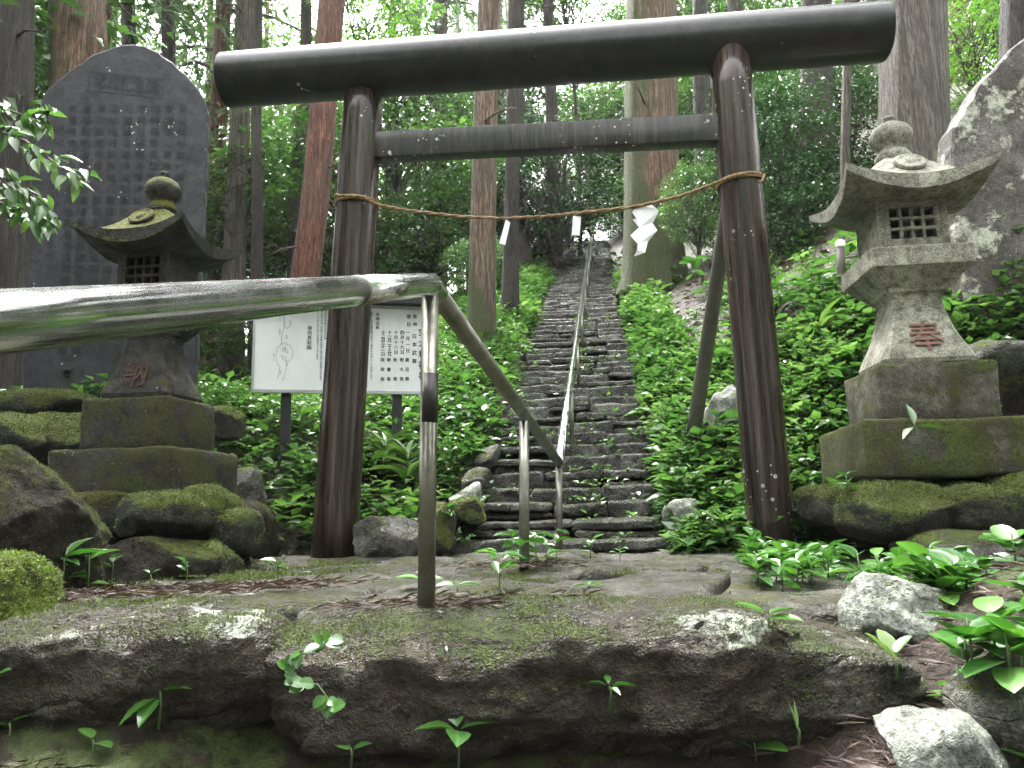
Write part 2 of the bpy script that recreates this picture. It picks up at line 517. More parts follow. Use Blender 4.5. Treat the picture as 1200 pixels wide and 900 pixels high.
M['red_d'] = flat_mat('dark red paint', (.05, .014, .010), .7, 0, .6, 60)
M['wood_g'] = flat_mat('grey weathered pole', (.085, .078, .06), .6, 0, .8, 14)
M['white_cap'] = flat_mat('white cap', (.8, .8, .8), .4)

def bark_mat(name, a, b, c, moss=0.0, mossz=(0, 3), sc=1.0):
    t = NT(name)
    n1 = t.noise(1.0, 8, .68, t.co((26*sc, 26*sc, 1.5*sc)), .8)
    n2 = t.noise(1.0, 6, .7, t.co((80*sc, 80*sc, 7*sc)))
    big = t.noise(.8, 4, .6)
    col = t.ramp(n1, [(.36, tuple(x*.3 for x in a)), (.45, a), (.54, b), (.66, c)])
    col = t.mix(t.ramp(n2, [(.40, .95), (.53, 0.)]), col, (a[0]*.35, a[1]*.2, a[2]*.16))
    col = t.mix(t.ramp(big, [(.45, 0.), (.68, .4)]), col, (.095, .08, .055))
    h = t.math('ADD', n1, t.math('MULTIPLY', n2, .5))
    if moss:
        x = t.N('ShaderNodeSeparateXYZ'); t.L.new(t.co((1, 1, 1), 'World'), x.inputs[0])
        g = t.N('ShaderNodeMapRange'); t.set(g.inputs[0], x.outputs['Z'])
        g.inputs[1].default_value, g.inputs[2].default_value = mossz
        g.inputs[3].default_value, g.inputs[4].default_value = 1, 0
        gx = t.N('ShaderNodeSeparateXYZ'); t.L.new(t.geo.outputs['Normal'], gx.inputs[0])
        side = t.math('MULTIPLY_ADD', gx.outputs['X'], -.35)
        side.node.inputs[2].default_value = .1
        mk = t.math('ADD', t.math('ADD', g.outputs[0], side), t.math('SUBTRACT', t.noise(2.2, 6, .65), 1.02-.5*moss))
        mk = t.ramp(mk, [(.1, 0.), (.3, 1.)])
        col = t.mix(mk, col, t.mix(t.noise(22, 5, .7), (.026, .034, .009), (.085, .10, .02)))
    return t.fin(col, .72, t.bump(h, 1.0, .10))
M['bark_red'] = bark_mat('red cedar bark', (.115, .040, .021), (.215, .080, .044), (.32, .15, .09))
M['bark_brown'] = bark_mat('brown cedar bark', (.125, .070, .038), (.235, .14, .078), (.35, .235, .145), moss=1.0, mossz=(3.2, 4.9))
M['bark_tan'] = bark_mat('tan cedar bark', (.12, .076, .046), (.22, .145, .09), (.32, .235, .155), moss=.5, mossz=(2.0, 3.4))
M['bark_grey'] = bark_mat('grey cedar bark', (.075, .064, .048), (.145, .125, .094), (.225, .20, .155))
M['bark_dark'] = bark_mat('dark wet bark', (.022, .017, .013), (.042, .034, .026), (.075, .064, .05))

def leaf_mat(name, a, b, c, rough=.38, trans=.35, rib=0.0):
    t = NT(name)
    r = t.attr('rnd')
    col = t.ramp(r, [(.0, a), (.5, b), (1., c)])
    if rib:
        col = t.mix(t.math('MULTIPLY', t.ramp(t.attr('rib'), [(.80, 0.), (1., 1.)]), rib), col, tuple(min(1, x*1.9+.03) for x in c))
    t.fin(col, rough)
    t.b.inputs['Specular IOR Level'].default_value = .9
    tr = t.N('ShaderNodeBsdfTranslucent')
    t.L.new(t.mix(1.0, col, (1.0, 1.25, .55), 'MULTIPLY'), tr.inputs['Color'])
    mx = t.N('ShaderNodeMixShader'); mx.inputs[0].default_value = trans
    t.L.new(t.b.outputs[0], mx.inputs[1]); t.L.new(tr.outputs[0], mx.inputs[2])
    t.L.new(mx.outputs[0], t.out.inputs['Surface'])
    return t.m
M['leaf_cover'] = leaf_mat('ground cover leaf', (.042, .098, .030), (.095, .180, .062), (.20, .29, .145), .24, .38)
M['leaf_near'] = leaf_mat('near leaf', (.028, .092, .018), (.048, .140, .026), (.090, .200, .040), .28, .32, .35)
M['leaf_ever'] = leaf_mat('evergreen leaf', (.018, .050, .022), (.036, .085, .034), (.07, .135, .056), .2, .3)
M['leaf_mid'] = leaf_mat('broad leaf', (.036, .085, .028), (.068, .145, .042), (.13, .22, .075), .25, .45)
M['leaf_bright'] = leaf_mat('sunlit tinted leaf', (.07, .17, .03), (.12, .24, .04), (.20, .33, .06), .38, .45)  # sunlit brightness put into the leaf colour
M['leaf_cedar'] = leaf_mat('cedar foliage', (.028, .060, .022), (.052, .100, .036), (.09, .145, .05), .42, .42)
M['leaf_sasa'] = leaf_mat('bamboo grass leaf', (.06, .13, .035), (.10, .18, .05), (.19, .27, .10), .35, .35)
M['mossy'] = leaf_mat('moss', (.038, .055, .010), (.075, .105, .018), (.14, .17, .03), .7, .25)
M['mossy_b'] = leaf_mat('bright moss', (.07, .11, .015), (.13, .19, .025), (.21, .28, .05), .7, .3)
M['needle'] = leaf_mat('brown cedar litter', (.020, .008, .005), (.042, .017, .010), (.085, .042, .024), .7, .1)
M['litter'] = leaf_mat('leaf litter', (.03, .018, .011), (.055, .032, .019), (.10, .065, .04), .5, .1)
M['twig'] = flat_mat('twig', (.045, .032, .022), .6, 0, .5, 40)
M['stem'] = flat_mat('green stem', (.06, .11, .035), .5)

def soil_mat():
    t = NT('forest soil')
    n1 = t.noise(1.3, 8, .68); n2 = t.noise(16, 8, .72); n3 = t.noise(75, 4, .7)
    col = t.ramp(n2, [(.32, (.010, .007, .005)), (.5, (.030, .019, .013)), (.7, (.065, .042, .028))])
    col = t.mix(t.ramp(n1, [(.45, 0.), (.7, .7)]), col, (.045, .024, .015))
    mk = t.ramp(t.math('MULTIPLY', t.noise(2.4, 6, .65, t.co(src='World', loc=(5, 5, 5))), t.ramp(n2, [(.2, .7), (.6, 1.1)])), [(.53, 0.), (.60, 1.)])
    col = t.mix(mk, col, t.mix(n3, (.025, .036, .009), (.08, .105, .02)))
    return t.fin(col, t.ramp(n2, [(.4, .35), (.6, .75)]), t.bump(t.math('ADD', n2, t.math('MULTIPLY', n3, .5)), 1.0, .04))
M['soil'] = soil_mat()

# ------------------------------------------------------------------ terrain
HEAD = R(6.5)
FW = Vector((math.sin(HEAD), math.cos(HEAD), 0)); RT = Vector((math.cos(HEAD), -math.sin(HEAD), 0))
ST0 = Vector((.278, 4.42, -.035))            # foot of the stairs, middle
SLOPE = .46
def sstep(a, b, x):
    t = min(1, max(0, (x-a)/(b-a))); return t*t*(3-2*t)
def terrain(x, y):
    dx, dy = x-ST0.x, y-ST0.y
    u = dx*RT.x+dy*RT.y; v = dx*FW.x+dy*FW.y
    vv = max(0, v-.05)
    z0 = SLOPE*min(vv, 16.6)+.04*max(0, vv-16.6)
    a = abs(u)
    if u < -.55:
        k = 1-.40*sstep(.6, 5.5, a)
        z = z0*k + .10*sstep(.55, 1.0, a)*sstep(0, 2, v)
        z += .02*max(0, -u-7)*min(1, vv/6)
    elif u > .55:
        z = z0+.48*min(u-.55, 7)*sstep(-.3, 3.0, v) + .12*max(0, min(u, 3)-1.0)*sstep(-3, 0, v)
    else:
        z = z0-.10
    if u <= -.55 or u >= .55:
        z -= .10*(1-sstep(.55, .75, a))
    z += .80*math.exp(-(((x+3.3)/1.5)**2+((y-5.9)/.9)**2))
    z += .85*math.exp(-(((x-3.7)/1.0)**2+((y-5.3)/.9)**2))*(1 if y < 5.3 else .3+.7*math.exp(-((y-5.3)/.9)**2))
    z -= .06*(1-sstep(4.3, 5, y))
    z -= .17*(1-sstep(1.40, 2.0, y))+.55*max(0, 1.0-y)*(.3 if y > -8 else .3)
    z += .17*sstep(.85, 1.25, x)*(1-sstep(1.9, 2.2, y))*sstep(-1, 1.2, y)
    far = sstep(0, 3, max(0, a-.9))*sstep(.2, 2, v)
    z += .22*far*noise.fractal(Vector((x*.35, y*.35, 3.1)), 1, 2, 3)
    z += .022*noise.fractal(Vector((x*2.4, y*2.4, 1.1)), 1, 2, 3)*(1 if a > .6 else .2)
    return z
gx = np.concatenate([-np.geomspace(90, 4, 26)[:-1], np.linspace(-4, 4.6, 110), np.geomspace(4.6, 90, 26)[1:]])
gy = np.concatenate([-np.geomspace(60, 1, 18)[:-1], np.linspace(-1, 9, 120), np.geomspace(9, 140, 60)[1:]])
TV = np.array([(x, y, terrain(x, y)) for y in gy for x in gx])
nxg = len(gx)
ii, jj = np.meshgrid(np.arange(nxg-1), np.arange(len(gy)-1))
b0 = (jj*nxg+ii).ravel()
TF = np.stack([b0, b0+1, b0+nxg+1, b0+nxg], 1)
SURF.append((TV, TF))
tag(put('forest_ground', TV, TF, M['soil'], smooth=True), 'dark brown forest soil under the plants and along the stairs', kind='structure')

# ------------------------------------------------------------------ leaves
LA_V = np.array([(0, 0, 0), (-.5, .42, .10), (.5, .42, .10), (0, .5, 0), (0, 1, -.10)])
LA_F = np.array([(0, 2, 3), (3, 2, 4), (0, 3, 1), (1, 3, 4)])
LA_R = np.array([1, 0, 0, 1, 1.])
def bigleaf(rows, droop=.16, fold=.12, wave=.0):
    V, F, Rb = [(0, 0, 0)], [], [1.]
    for t, w in rows:
        z = -droop*t*t
        V += [(-w/2, t, z+fold*w), (0, t, z), (w/2, t, z+fold*w)]; Rb += [0, 1, 0]
    n = len(rows)
    V.append((0, 1, -droop)); Rb.append(1.)
    F += [(0, 2, 1), (0, 3, 2)]
    for i in range(n-1):
        a = 1+3*i
        F += [(a, a+1, a+4), (a, a+4, a+3), (a+1, a+2, a+5), (a+1, a+5, a+4)]
    a = 1+3*(n-1); e = len(V)-1
    F += [(a, a+1, e), (a+1, a+2, e)]
    return np.array(V, float), np.array(F), np.array(Rb)
LB = bigleaf([(.08, .30), (.22, .78), (.42, 1.0), (.65, .78), (.85, .36)])
LS = bigleaf([(.1, .6), (.35, 1.), (.65, .85), (.85, .45)], .35, .1)
LR = bigleaf([(.05, .5), (.18, .92), (.4, 1.08), (.66, .95), (.86, .6)], .12, .10)
LA = (LA_V, LA_F, LA_R)

def leaves(T, P, D, U, L, W, rnd=None):
    """T template; P bases, D directions, U up hints, L lengths, W width/length"""
    P, D, U = np.asarray(P, float), np.asarray(D, float), np.asarray(U, float)
    n = len(P)
    L = np.broadcast_to(L, (n,)); W = np.broadcast_to(W, (n,))
    D = D/np.linalg.norm(D, axis=1)[:, None]
    X = np.cross(D, U); X /= np.maximum(np.linalg.norm(X, axis=1), 1e-6)[:, None]
    Nn = np.cross(X, D)
    tv, tf, tr = T
    V = P[:, None, :]+L[:, None, None]*(tv[None, :, 0:1]*W[:, None, None]*X[:, None, :]+tv[None, :, 1:2]*D[:, None, :]+tv[None, :, 2:3]*Nn[:, None, :])
    k = len(tv)
    F = (tf[None]+(np.arange(n)*k)[:, None, None]).reshape(-1, 3)
    if rnd is None: rnd = rng.random(n)
    return V.reshape(-1, 3), F, {'rnd': np.repeat(rnd, k), 'rib': np.tile(tr, n)}

def merge(parts):
    V, F, A, n = [], [], {'rnd': [], 'rib': []}, 0
    for v, f, a in parts:
        V.append(v); F.append(f+n); n += len(v)
        for k in A: A[k].append(a[k])
    return np.concatenate(V), np.concatenate(F), {k: np.concatenate(x) for k, x in A.items()}

def unit_up(n, tilt):
    U = np.stack([rng.normal(0, tilt, n), rng.normal(0, tilt, n), np.ones(n)], 1)
    return U/np.linalg.norm(U, axis=1)[:, None]

# ------------------------------------------------------------------ stone staircase
RISE, TREAD = .105, .228
stair = thing('stone_staircase', ST0, 'long steep staircase of rough dark stones climbing straight into the forest', 'staircase')
NSTEP = 70
scnt = 0
srng = random.Random(21)
STEP_POOL = []
for i in range(NSTEP):
    d = i*TREAD; z = i*RISE
    w = 1.27 + (.06*math.sin(i*1.7)) - (.10*min(1, i/40))
    left = -w/2+srng.uniform(-.04, .03); right = w/2+srng.uniform(-.05, .05)
    nst = srng.choice([2, 3, 3, 3, 4]) if i < 10 else srng.choice([2, 3, 3, 4])
    cuts = sorted([left+(right-left)*(k+srng.uniform(-.28, .28))/nst for k in range(1, nst)])
    xs = [left]+cuts+[right]
    for k in range(len(xs)-1):
        sw = xs[k+1]-xs[k]-srng.uniform(.004, .016)
        if sw < .06: continue
        h0 = RISE*srng.uniform(.80, 1.04)+(.0 if srng.random() < .5 else .025)
        dep = .34
        split = i < 24 and srng.random() < .42
        layers = [(0, h0)] if not split else [(0, h0*(q := srng.uniform(.35, .6))), (q*h0+.004, h0*(1-q)-.004)]
        for li, (zo, h) in enumerate(layers):
            c = ((xs[k]+xs[k+1])/2+srng.uniform(-.02, .02)*li, d+dep/2+srng.uniform(-.035, .035)+.03*(li if srng.random() < .6 else 0), z+RISE-zo-h/2+srng.uniform(-.016, .012))
            lod = (max(3, int(sw/.05)), 2, 3) if i < 16 else (3, 1, 1)
            V, F = soft_box((sw, dep, h), .018 if i < 30 else .022, lod, .014 if i < 30 else .020, scnt+li*500, 7)
            V = rot(V, (srng.uniform(-.06, .06), srng.uniform(-.035, .035), srng.uniform(-.07, .07)))
            V = V+np.array(c)
            Wv = np.array(tuple(ST0))+np.outer(V[:, 0], np.array(RT))+np.outer(V[:, 1], np.array(FW))+np.outer(V[:, 2], (0, 0, 1))
            put('stone', Wv, F, M['step'], stair, smooth=False)
            scnt += 1
        if i < 45: STEP_POOL.append((c[0]-sw/2, c[0]+sw/2, d+.02, z+RISE))

def stair_pt(u, v, z):
    return ST0+RT*u+FW*v+Vector((0, 0, z))
def steph(v):
    return (math.floor(v/TREAD)+1)*RISE if v > 0 else 0

# ------------------------------------------------------------------ stone paving under the gate
pav = link('stone_paving', None, loc=(0, 3.2, 0))
tag(pav, 'worn grey paving of large irregular flat stones under the gate', kind='structure')
seeds = [(-1.25, 2.25), (-.75, 2.75), (-1.15, 3.35), (-.55, 3.75), (-.15, 2.55), (.08, 3.25), (.45, 2.75), (.95, 2.55), (.62, 3.55), (1.15, 3.25), (.15, 4.05), (.75, 4.12), (-1.0, 4.1)]
XA, XB, YA, YB = -1.5, 1.16, 2.0, 4.46
def cell(i):
    P = [(XA, YA), (XB, YA), (XB, YB), (XA, YB)]
    sx, sy = seeds[i]
    for j, (qx, qy) in enumerate(seeds):
        if j == i: continue
        mx, my, nx_, ny_ = (sx+qx)/2, (sy+qy)/2, qx-sx, qy-sy
        out = []
        for a in range(len(P)):
            p, q = P[a], P[(a+1) % len(P)]
            dp = (p[0]-mx)*nx_+(p[1]-my)*ny_; dq = (q[0]-mx)*nx_+(q[1]-my)*ny_
            if dp <= 0: out.append(p)
            if dp*dq < 0:
                t = dp/(dp-dq); out.append((p[0]+t*(q[0]-p[0]), p[1]+t*(q[1]-p[1])))
        P = out
    return P
for i, (sx, sy) in enumerate(seeds):
    P = cell(i)
    cx = sum(p[0] for p in P)/len(P); cy_ = sum(p[1] for p in P)/len(P)
    na, nr = 56, 9
    V, F = [(cx, cy_, 0)], []
    lift = srng.uniform(-.012, .006); tx, ty = srng.uniform(-.01, .01), srng.uniform(-.012, .012)
    rs = []
    for a in range(na):
        th = 2*math.pi*a/na; dx, dy = math.cos(th), math.sin(th)
        best = 9
        for e in range(len(P)):
            p, q = P[e], P[(e+1) % len(P)]
            ex, ey = q[0]-p[0], q[1]-p[1]
            det = dx*ey-dy*ex
            if abs(det) < 1e-9: continue
            t = ((p[0]-cx)*ey-(p[1]-cy_)*ex)/det
            s = ((p[0]-cx)*dy-(p[1]-cy_)*dx)/det
            if t > 0 and -1e-6 <= s <= 1+1e-6: best = min(best, t)
        rs.append(best)
    rs = np.array(rs)
    rs = (rs+np.roll(rs, 1)+np.roll(rs, -1)+np.roll(rs, 2)+np.roll(rs, -2))/5-.012
    for k in range(1, nr+1):
        f = [0, .25, .45, .62, .76, .87, .94, .985, 1.0, 1.0][k]
        for a in range(na):
            th = 2*math.pi*a/na
            r = rs[a]*f*(1+.05*noise.noise(Vector((math.cos(th)*2+i*5, math.sin(th)*2, 0))))
            x, y = cx+r*math.cos(th), cy_+r*math.sin(th)
            z = [0, 0, 0, 0, 0, -.001, -.004, -.012, -.03, -.13][k]
            V.append((x, y, z))
    V = np.array(V)
    for q in range(len(V)):
        x, y = V[q, 0], V[q, 1]
        V[q, 2] += lift+tx*(x-cx)+ty*(y-cy_)+.028*noise.fractal(Vector((x*2.2, y*2.2, i*3)), 1, 2, 4)+.012*abs(noise.noise(Vector((x*6+i, y*15, 1))))
    for a in range(na):
        F.append((0, 1+a, 1+(a+1) % na))
    for k in range(nr-1):
        for a in range(na):
            b = (a+1) % na
            F.append((1+k*na+a, 1+(k+1)*na+a, 1+(k+1)*na+b, 1+k*na+b))
    SURF.append((V, F))
    put('paving_stone', V, F, M['slab'], pav, smooth=True)

# ------------------------------------------------------------------ rocks
MOSS_JOBS = []
def rock(name, c, size, seed, mat, label, cat='rock', group=None, rotn=(0, 0, 0), moss=0, **kw):
    V, F = rock_geo(size, seed, **kw)
    V = rot(V, rotn)+np.array(tuple(c))
    SURF.append((V, F))
    o = put(name, V, F, M[mat], smooth=True)
    tag(o, label, cat, group)
    if moss: MOSS_JOBS.append((o, V, F, moss))
    return o

e1 = rock('edge_stone', (.15, 1.88, -.11), (1.42, .50, .29), 3, 'edge', 'wide brown edge stone spanning the front of the paving', 'stone', n=130, k=4.6, amp=.036, cuts=4, cutd=(.97, 1.12), fine=.016, strata=.010, nsc=3.6, rotn=(0, .015, -.03), moss=.35)
e2 = rock('edge_stone', (-1.05, 1.89, -.08), (1.08, .50, .28), 12, 'edge', 'pale streaked edge stone at the front left of the paving', 'stone', n=110, k=4.5, amp=.036, cuts=10, cutd=(.84, 1.08), fine=.016, strata=.008, nsc=3.2, rotn=(0, -.02, .04), moss=.35)
rock('edge_stone', (-.02, 1.88, -.30), (1.3, .4, .14), 14, 'rock_dark', 'low dark stone under the wide edge stone', 'stone', n=50, k=4, amp=.03, cuts=5, fine=.008, strata=.012)
rock('edge_stone', (-1.0, 1.42, -.27), (.62, .3, .16), 19, 'rock_mid', 'flat grey stone at the bottom left corner', 'stone', n=30, k=5, amp=.02)
rock('boulder', (-2.06, 2.95, .2), (.92, .72, .66), 5, 'rock_dark', 'big dark boulder at the left edge, beside the left lantern', 'boulder', n=54, k=6, amp=.05, cuts=11, cutd=(.80, 1.05), fine=.018, rotn=(.06, .04, .1), moss=.4)
rock('mossy_stump', (-1.36, 2.02, .04), (.33, .28, .27), 8, 'rock_moss', 'low stump capped with bright moss at the left edge', 'stump', n=24, k=3, amp=.05, moss=2)
# rubble below the left lantern
LL = [((195, 603), 3.50, (.46, .38, .22), 'rock_moss', 'rounded mossy stone with pale top under the left lantern'),
      ((120, 612), 3.62, (.42, .4, .30), 'rock_dark', 'dark shaded stone under the left corner of the left lantern'),
      ((243, 600), 3.62, (.26, .36, .26), 'rock_moss', 'narrow mossy stone between two rounded ones under the left lantern'),
      ((278, 622), 3.66, (.22, .34, .26), 'rock_moss', 'small upright mossy stone at the right end of the left lantern rubble'),
      ((190, 660), 3.36, (.52, .34, .24), 'rock_dark', 'broad damp stone at the foot of the left lantern rubble'),
      ((250, 664), 3.48, (.24, .3, .22), 'rock_moss', 'low mossy stone at the foot of the rubble facing the gate'),
      ((120, 665), 3.45, (.26, .3, .2), 'rock_dark', 'low black stone at the foot of the rubble beside the big boulder'),
      ((272, 672), 3.72, (.22, .3, .2), 'rock_dark', 'square grey stone at the lower right of the left lantern rubble')]
for i, (p, Y, s, m, lab) in enumerate(LL):
    c = pix(*p, Y=Y+s[1]*.35)
    rock('rubble_stone', c, s, 30+i, m, lab, 'stone', 'rubble under the left lantern', n=26, k=2.9, amp=.04, cuts=4, fine=.012, moss=1 if m == 'rock_moss' else 0)
V, F = rock_geo((1.15, 1.0, .42), 77, n=22, k=5, amp=.03)
tag(put('lantern_footing', V+np.array((-1.93, 4.22, .13)), F, M['rock_dark'], smooth=True), 'dark earth-filled stone core under the left lantern', 'stone')
RL = [((1050, 600), 3.45, (.52, .45, .28), 'rock_moss', 'rounded mossy stone with a white lichen patch under the right lantern'),
      ((1140, 597), 3.45, (.44, .45, .28), 'rock_moss', 'mossy stone under the middle of the right lantern'),
      ((1205, 592), 3.4, (.34, .45, .3), 'rock_moss', 'mossy stone at the right edge under the right lantern'),
      ((978, 592), 3.75, (.34, .5, .22), 'rock_moss', 'low mossy stone at the gate side of the right lantern'),
      ((1130, 650), 3.3, (.62, .5, .24), 'rock_mid', 'brown damp stone below the mossy stones of the right lantern')]
for i, (p, Y, s, m, lab) in enumerate(RL):
    c = pix(*p, Y=Y+s[1]*.35)
    rock('rubble_stone', c, s, 50+i, m, lab, 'stone', 'rubble under the right lantern', n=30, k=2.9, amp=.04, cuts=4, fine=.012, moss=1.3 if m == 'rock_moss' else 0)
V, F = rock_geo((1.15, 1.0, .42), 78, n=22, k=5, amp=.03)
tag(put('lantern_footing', V+np.array((2.13, 4.05, .14)), F, M['rock_dark'], smooth=True), 'dark earth-filled stone core under the right lantern', 'stone')
rock('white_rock', pix(1040, 722, Y=2.0), (.26, .25, .24), 61, 'rock_pale', 'whitish lichened rock standing right of the paving', n=30, k=3.6, amp=.06, cuts=7, cutd=(.7, .95), fine=.014, rotn=(.2, .2, .3))
rock('pale_rock', pix(1105, 880, Y=1.42), (.24, .2, .14), 62, 'rock_pale', 'pale flat rock under leaves in the bottom right corner', n=26, k=4, amp=.05, cuts=6, rotn=(.2, .4, .2))
rock('pale_rock', pix(1180, 830, Y=1.5), (.22, .2, .2), 63, 'rock_mid', 'grey rock under big leaves at the right edge', n=22, k=4, amp=.05, cuts=6)
rock('grey_rock', pix(452, 632, Y=4.25), (.36, .3, .24), 64, 'rock_mid', 'grey rock between the left pillar and the first rail post', n=24, k=3.6, amp=.05, cuts=6)
rock('mossy_rock', pix(512, 620, Y=4.4), (.2, .24, .3), 65, 'rock_moss', 'mossy rock just behind the first rail post', n=22, k=3.2, amp=.04, moss=.6)
rock('mossy_rock', pix(548, 600, Y=4.62), (.24, .24, .16), 66, 'rock_moss', 'yellow green mossy rock at the left foot of the stairs', n=22, k=3, amp=.05, moss=1.5)
rock('kerb_stone', pix(545, 585, Y=4.75), (.12, .36, .12), 67, 'rock_pale', 'long pale kerb stone lowest along the left of the stairs', 'kerb stone', rotn=(.35, 0, -.35), n=22, k=5, amp=.03)
rock('kerb_stone', pix(558, 560, Y=5.1), (.12, .34, .11), 68, 'rock_mid', 'long grey kerb stone second up along the left of the stairs', 'kerb stone', rotn=(.42, 0, -.3), n=22, k=5, amp=.03)
rock('kerb_stone', pix(572, 536, Y=5.45), (.12, .34, .11), 69, 'rock_mid', 'long grey kerb stone third up along the left of the stairs', 'kerb stone', rotn=(.42, 0, -.25), n=22, k=5, amp=.03)
rock('pale_rock', pix(802, 612, Y=4.55), (.24, .24, .26), 70, 'rock_pale', 'pale rock at the right foot of the stairs', n=24, k=3.4, amp=.05, cuts=6)
rock('pale_rock', pix(770, 545, Y=5.6), (.2, .22, .18), 71, 'rock_pale', 'small pale rock among leaves on the right side of the stairs', n=20, k=3.6, amp=.05, cuts=6)
rock('boulder', pix(858, 490, Y=5.6), (.42, .4, .5), 72, 'rock_pale', 'pale patched boulder behind the right pillar', 'boulder', n=28, k=3.4, amp=.06, cuts=7)
rock('mossy_rock', pix(860, 545, Y=5.2), (.6, .4, .28), 73, 'rock_moss', 'dark mossy rock low behind the right pillar', n=24, k=3.4, amp=.05, moss=.6)
rock('mossy_rock', pix(40, 478, Y=4.9), (.75, .6, .2), 74, 'rock_moss', 'flat mossy stone at the foot of the dark stele', n=26, k=3.4, amp=.05, moss=1.2)
rock('mossy_rock', pix(18, 512, Y=4.3), (.5, .5, .26), 75, 'rock_moss', 'round mossy stone below the dark stele at the left edge', n=24, k=2.8, amp=.05, moss=1)
rock('mossy_rock', pix(75, 515, Y=4.5), (.5, .6, .3), 76, 'rock_moss', 'bright mossy stone tucked behind the left lantern base', n=24, k=2.8, amp=.05, moss=1.3)
rock('mossy_rock', pix(262, 497, Y=4.9), (.26, .3, .22), 79, 'rock_moss', 'small mossy stone jutting right of the left lantern base', n=22, k=2.8, amp=.05, moss=1.2)
rock('grey_rock', pix(282, 580, Y=4.6), (.26, .3, .34), 80, 'rock_mid', 'jagged grey rock right of the left lantern base', n=22, k=3.4, amp=.06, cuts=7)
rock('mossy_rock', pix(1190, 432, Y=4.6), (.7, .6, .4), 81, 'rock_mid', 'grey mossy rock at the foot of the right stele', n=24, k=3.4, amp=.06, cuts=6)
rock('mossy_rock', pix(1180, 485, Y=4.55), (.6, .5, .42), 82, 'rock_dark', 'dark rock behind the right lantern base', n=24, k=3.4, amp=.06, cuts=6)

# fuzzy moss on the mossiest stones
def moss_on(o, V, F, dens):
    V = np.asarray(V); F = np.asarray(F)
    A, B, C_, D_ = V[F[:, 0]], V[F[:, 1]], V[F[:, 2]], V[F[:, 3]]
    nn = np.cross(C_-A, D_-B); ar = np.linalg.norm(nn, axis=1)/2; nn /= np.maximum(ar*2, 1e-9)[:, None]
    cen = (A+B+C_+D_)/4
    nz = np.array([noise.noise(Vector(c)*7) for c in cen])
    wgt = ar*np.clip((nn[:, 2]+.05)*1.6, 0, 1)*np.clip(nz+.35+.15*dens, 0, 1)
    fine_ = dens < .5
    n = int((110000 if fine_ else 30000)*dens*wgt.sum())
    n = min(n, 22000)
    if n < 20: return
    f = rng.choice(len(F), n, p=wgt/wgt.sum())
    s, t = rng.random(n)[:, None], rng.random(n)[:, None]
    P = (A[f]*(1-s)+B[f]*s)*(1-t)+(D_[f]*(1-s)+C_[f]*s)*t
    D = nn[f]+rng.normal(0, .5, (n, 3))+np.array((0, 0, .15))
    U = rng.normal(0, 1, (n, 3))
    v, fa, at = leaves((np.array([(-.5, 0, 0), (.5, 0, 0), (0, 1, 0)], float), np.array([(0, 1, 2)]), np.zeros(3)), P, D, U, rng.uniform(.003, .009, n) if fine_ else rng.uniform(.005, .014, n), .4)
    mo = link('moss', mesh_np('moss', v-np.array(o.location), fa, attrs=at), M['mossy_b' if dens > 1.4 else 'mossy'], o, tuple(o.location))
    mo['kind'] = 'stuff'
for j in MOSS_JOBS: moss_on(*j)

# ------------------------------------------------------------------ torii gate
TP_L0, TP_L1 = Vector((-1.013, 4.36, -.08)), Vector((-.872, 4.40, 2.86))
TP_R0, TP_R1 = Vector((1.345, 4.10, -.05)), Vector((1.300, 4.12, 2.83))
tor = thing('torii_gate', (.17, 4.25, 0), 'dark brown torii gate of round posts and a heavy round top beam', 'gate')
def pillar(a, b, r0, r1, lab):
    pts = [a.lerp(b, t) for t in np.linspace(0, 1, 14)]
    V, F = tube(pts, np.linspace(r0, r1, 14), 40)
    o = put('pillar', V, F, M['pillar_s' if a.x > 0 else 'pillar'], tor, smooth=True)
    return o
pillar(TP_L0, TP_L1, .127, .119, '')
pillar(TP_R0, TP_R1, .119, .117, '')
ka, kb = Vector((-1.75, 4.44, 2.925)), Vector((2.19, 4.06, 2.915))
ax_ = (kb-ka).normalized()
prof = [(-.004, .0), (0, .145), (.012, .160)]
pts = [ka+ax_*.0, ka+ax_*.004]+[ka.lerp(kb, t) for t in np.linspace(.004, .996, 16)]+[kb-ax_*.006, kb]
rad = [.158, .163]+list(np.linspace(.165, .167, 16))+[.165, .160]
V, F = tube(pts, rad, 48)
put('top_beam', V, F, M['beam'], tor, smooth=True)
na_, nb_ = Vector((-.80, 4.375, 2.425)), Vector((1.215, 4.125, 2.365))
nd = (nb_-na_).normalized(); nn_ = Vector((nd.y, -nd.x, 0))
V, F = soft_box(((nb_-na_).length, .10, .165), .006, (12, 2, 2), .002, 4, 3)
xa = np.array(nd); ya = np.array((-nd.y, nd.x, 0)); za = np.cross(xa, ya)
V = np.array((na_+nb_)/2)+np.outer(V[:, 0], xa)+np.outer(V[:, 1], ya)+np.outer(V[:, 2], za)
put('tie_beam', V, F, M['tie'], tor)

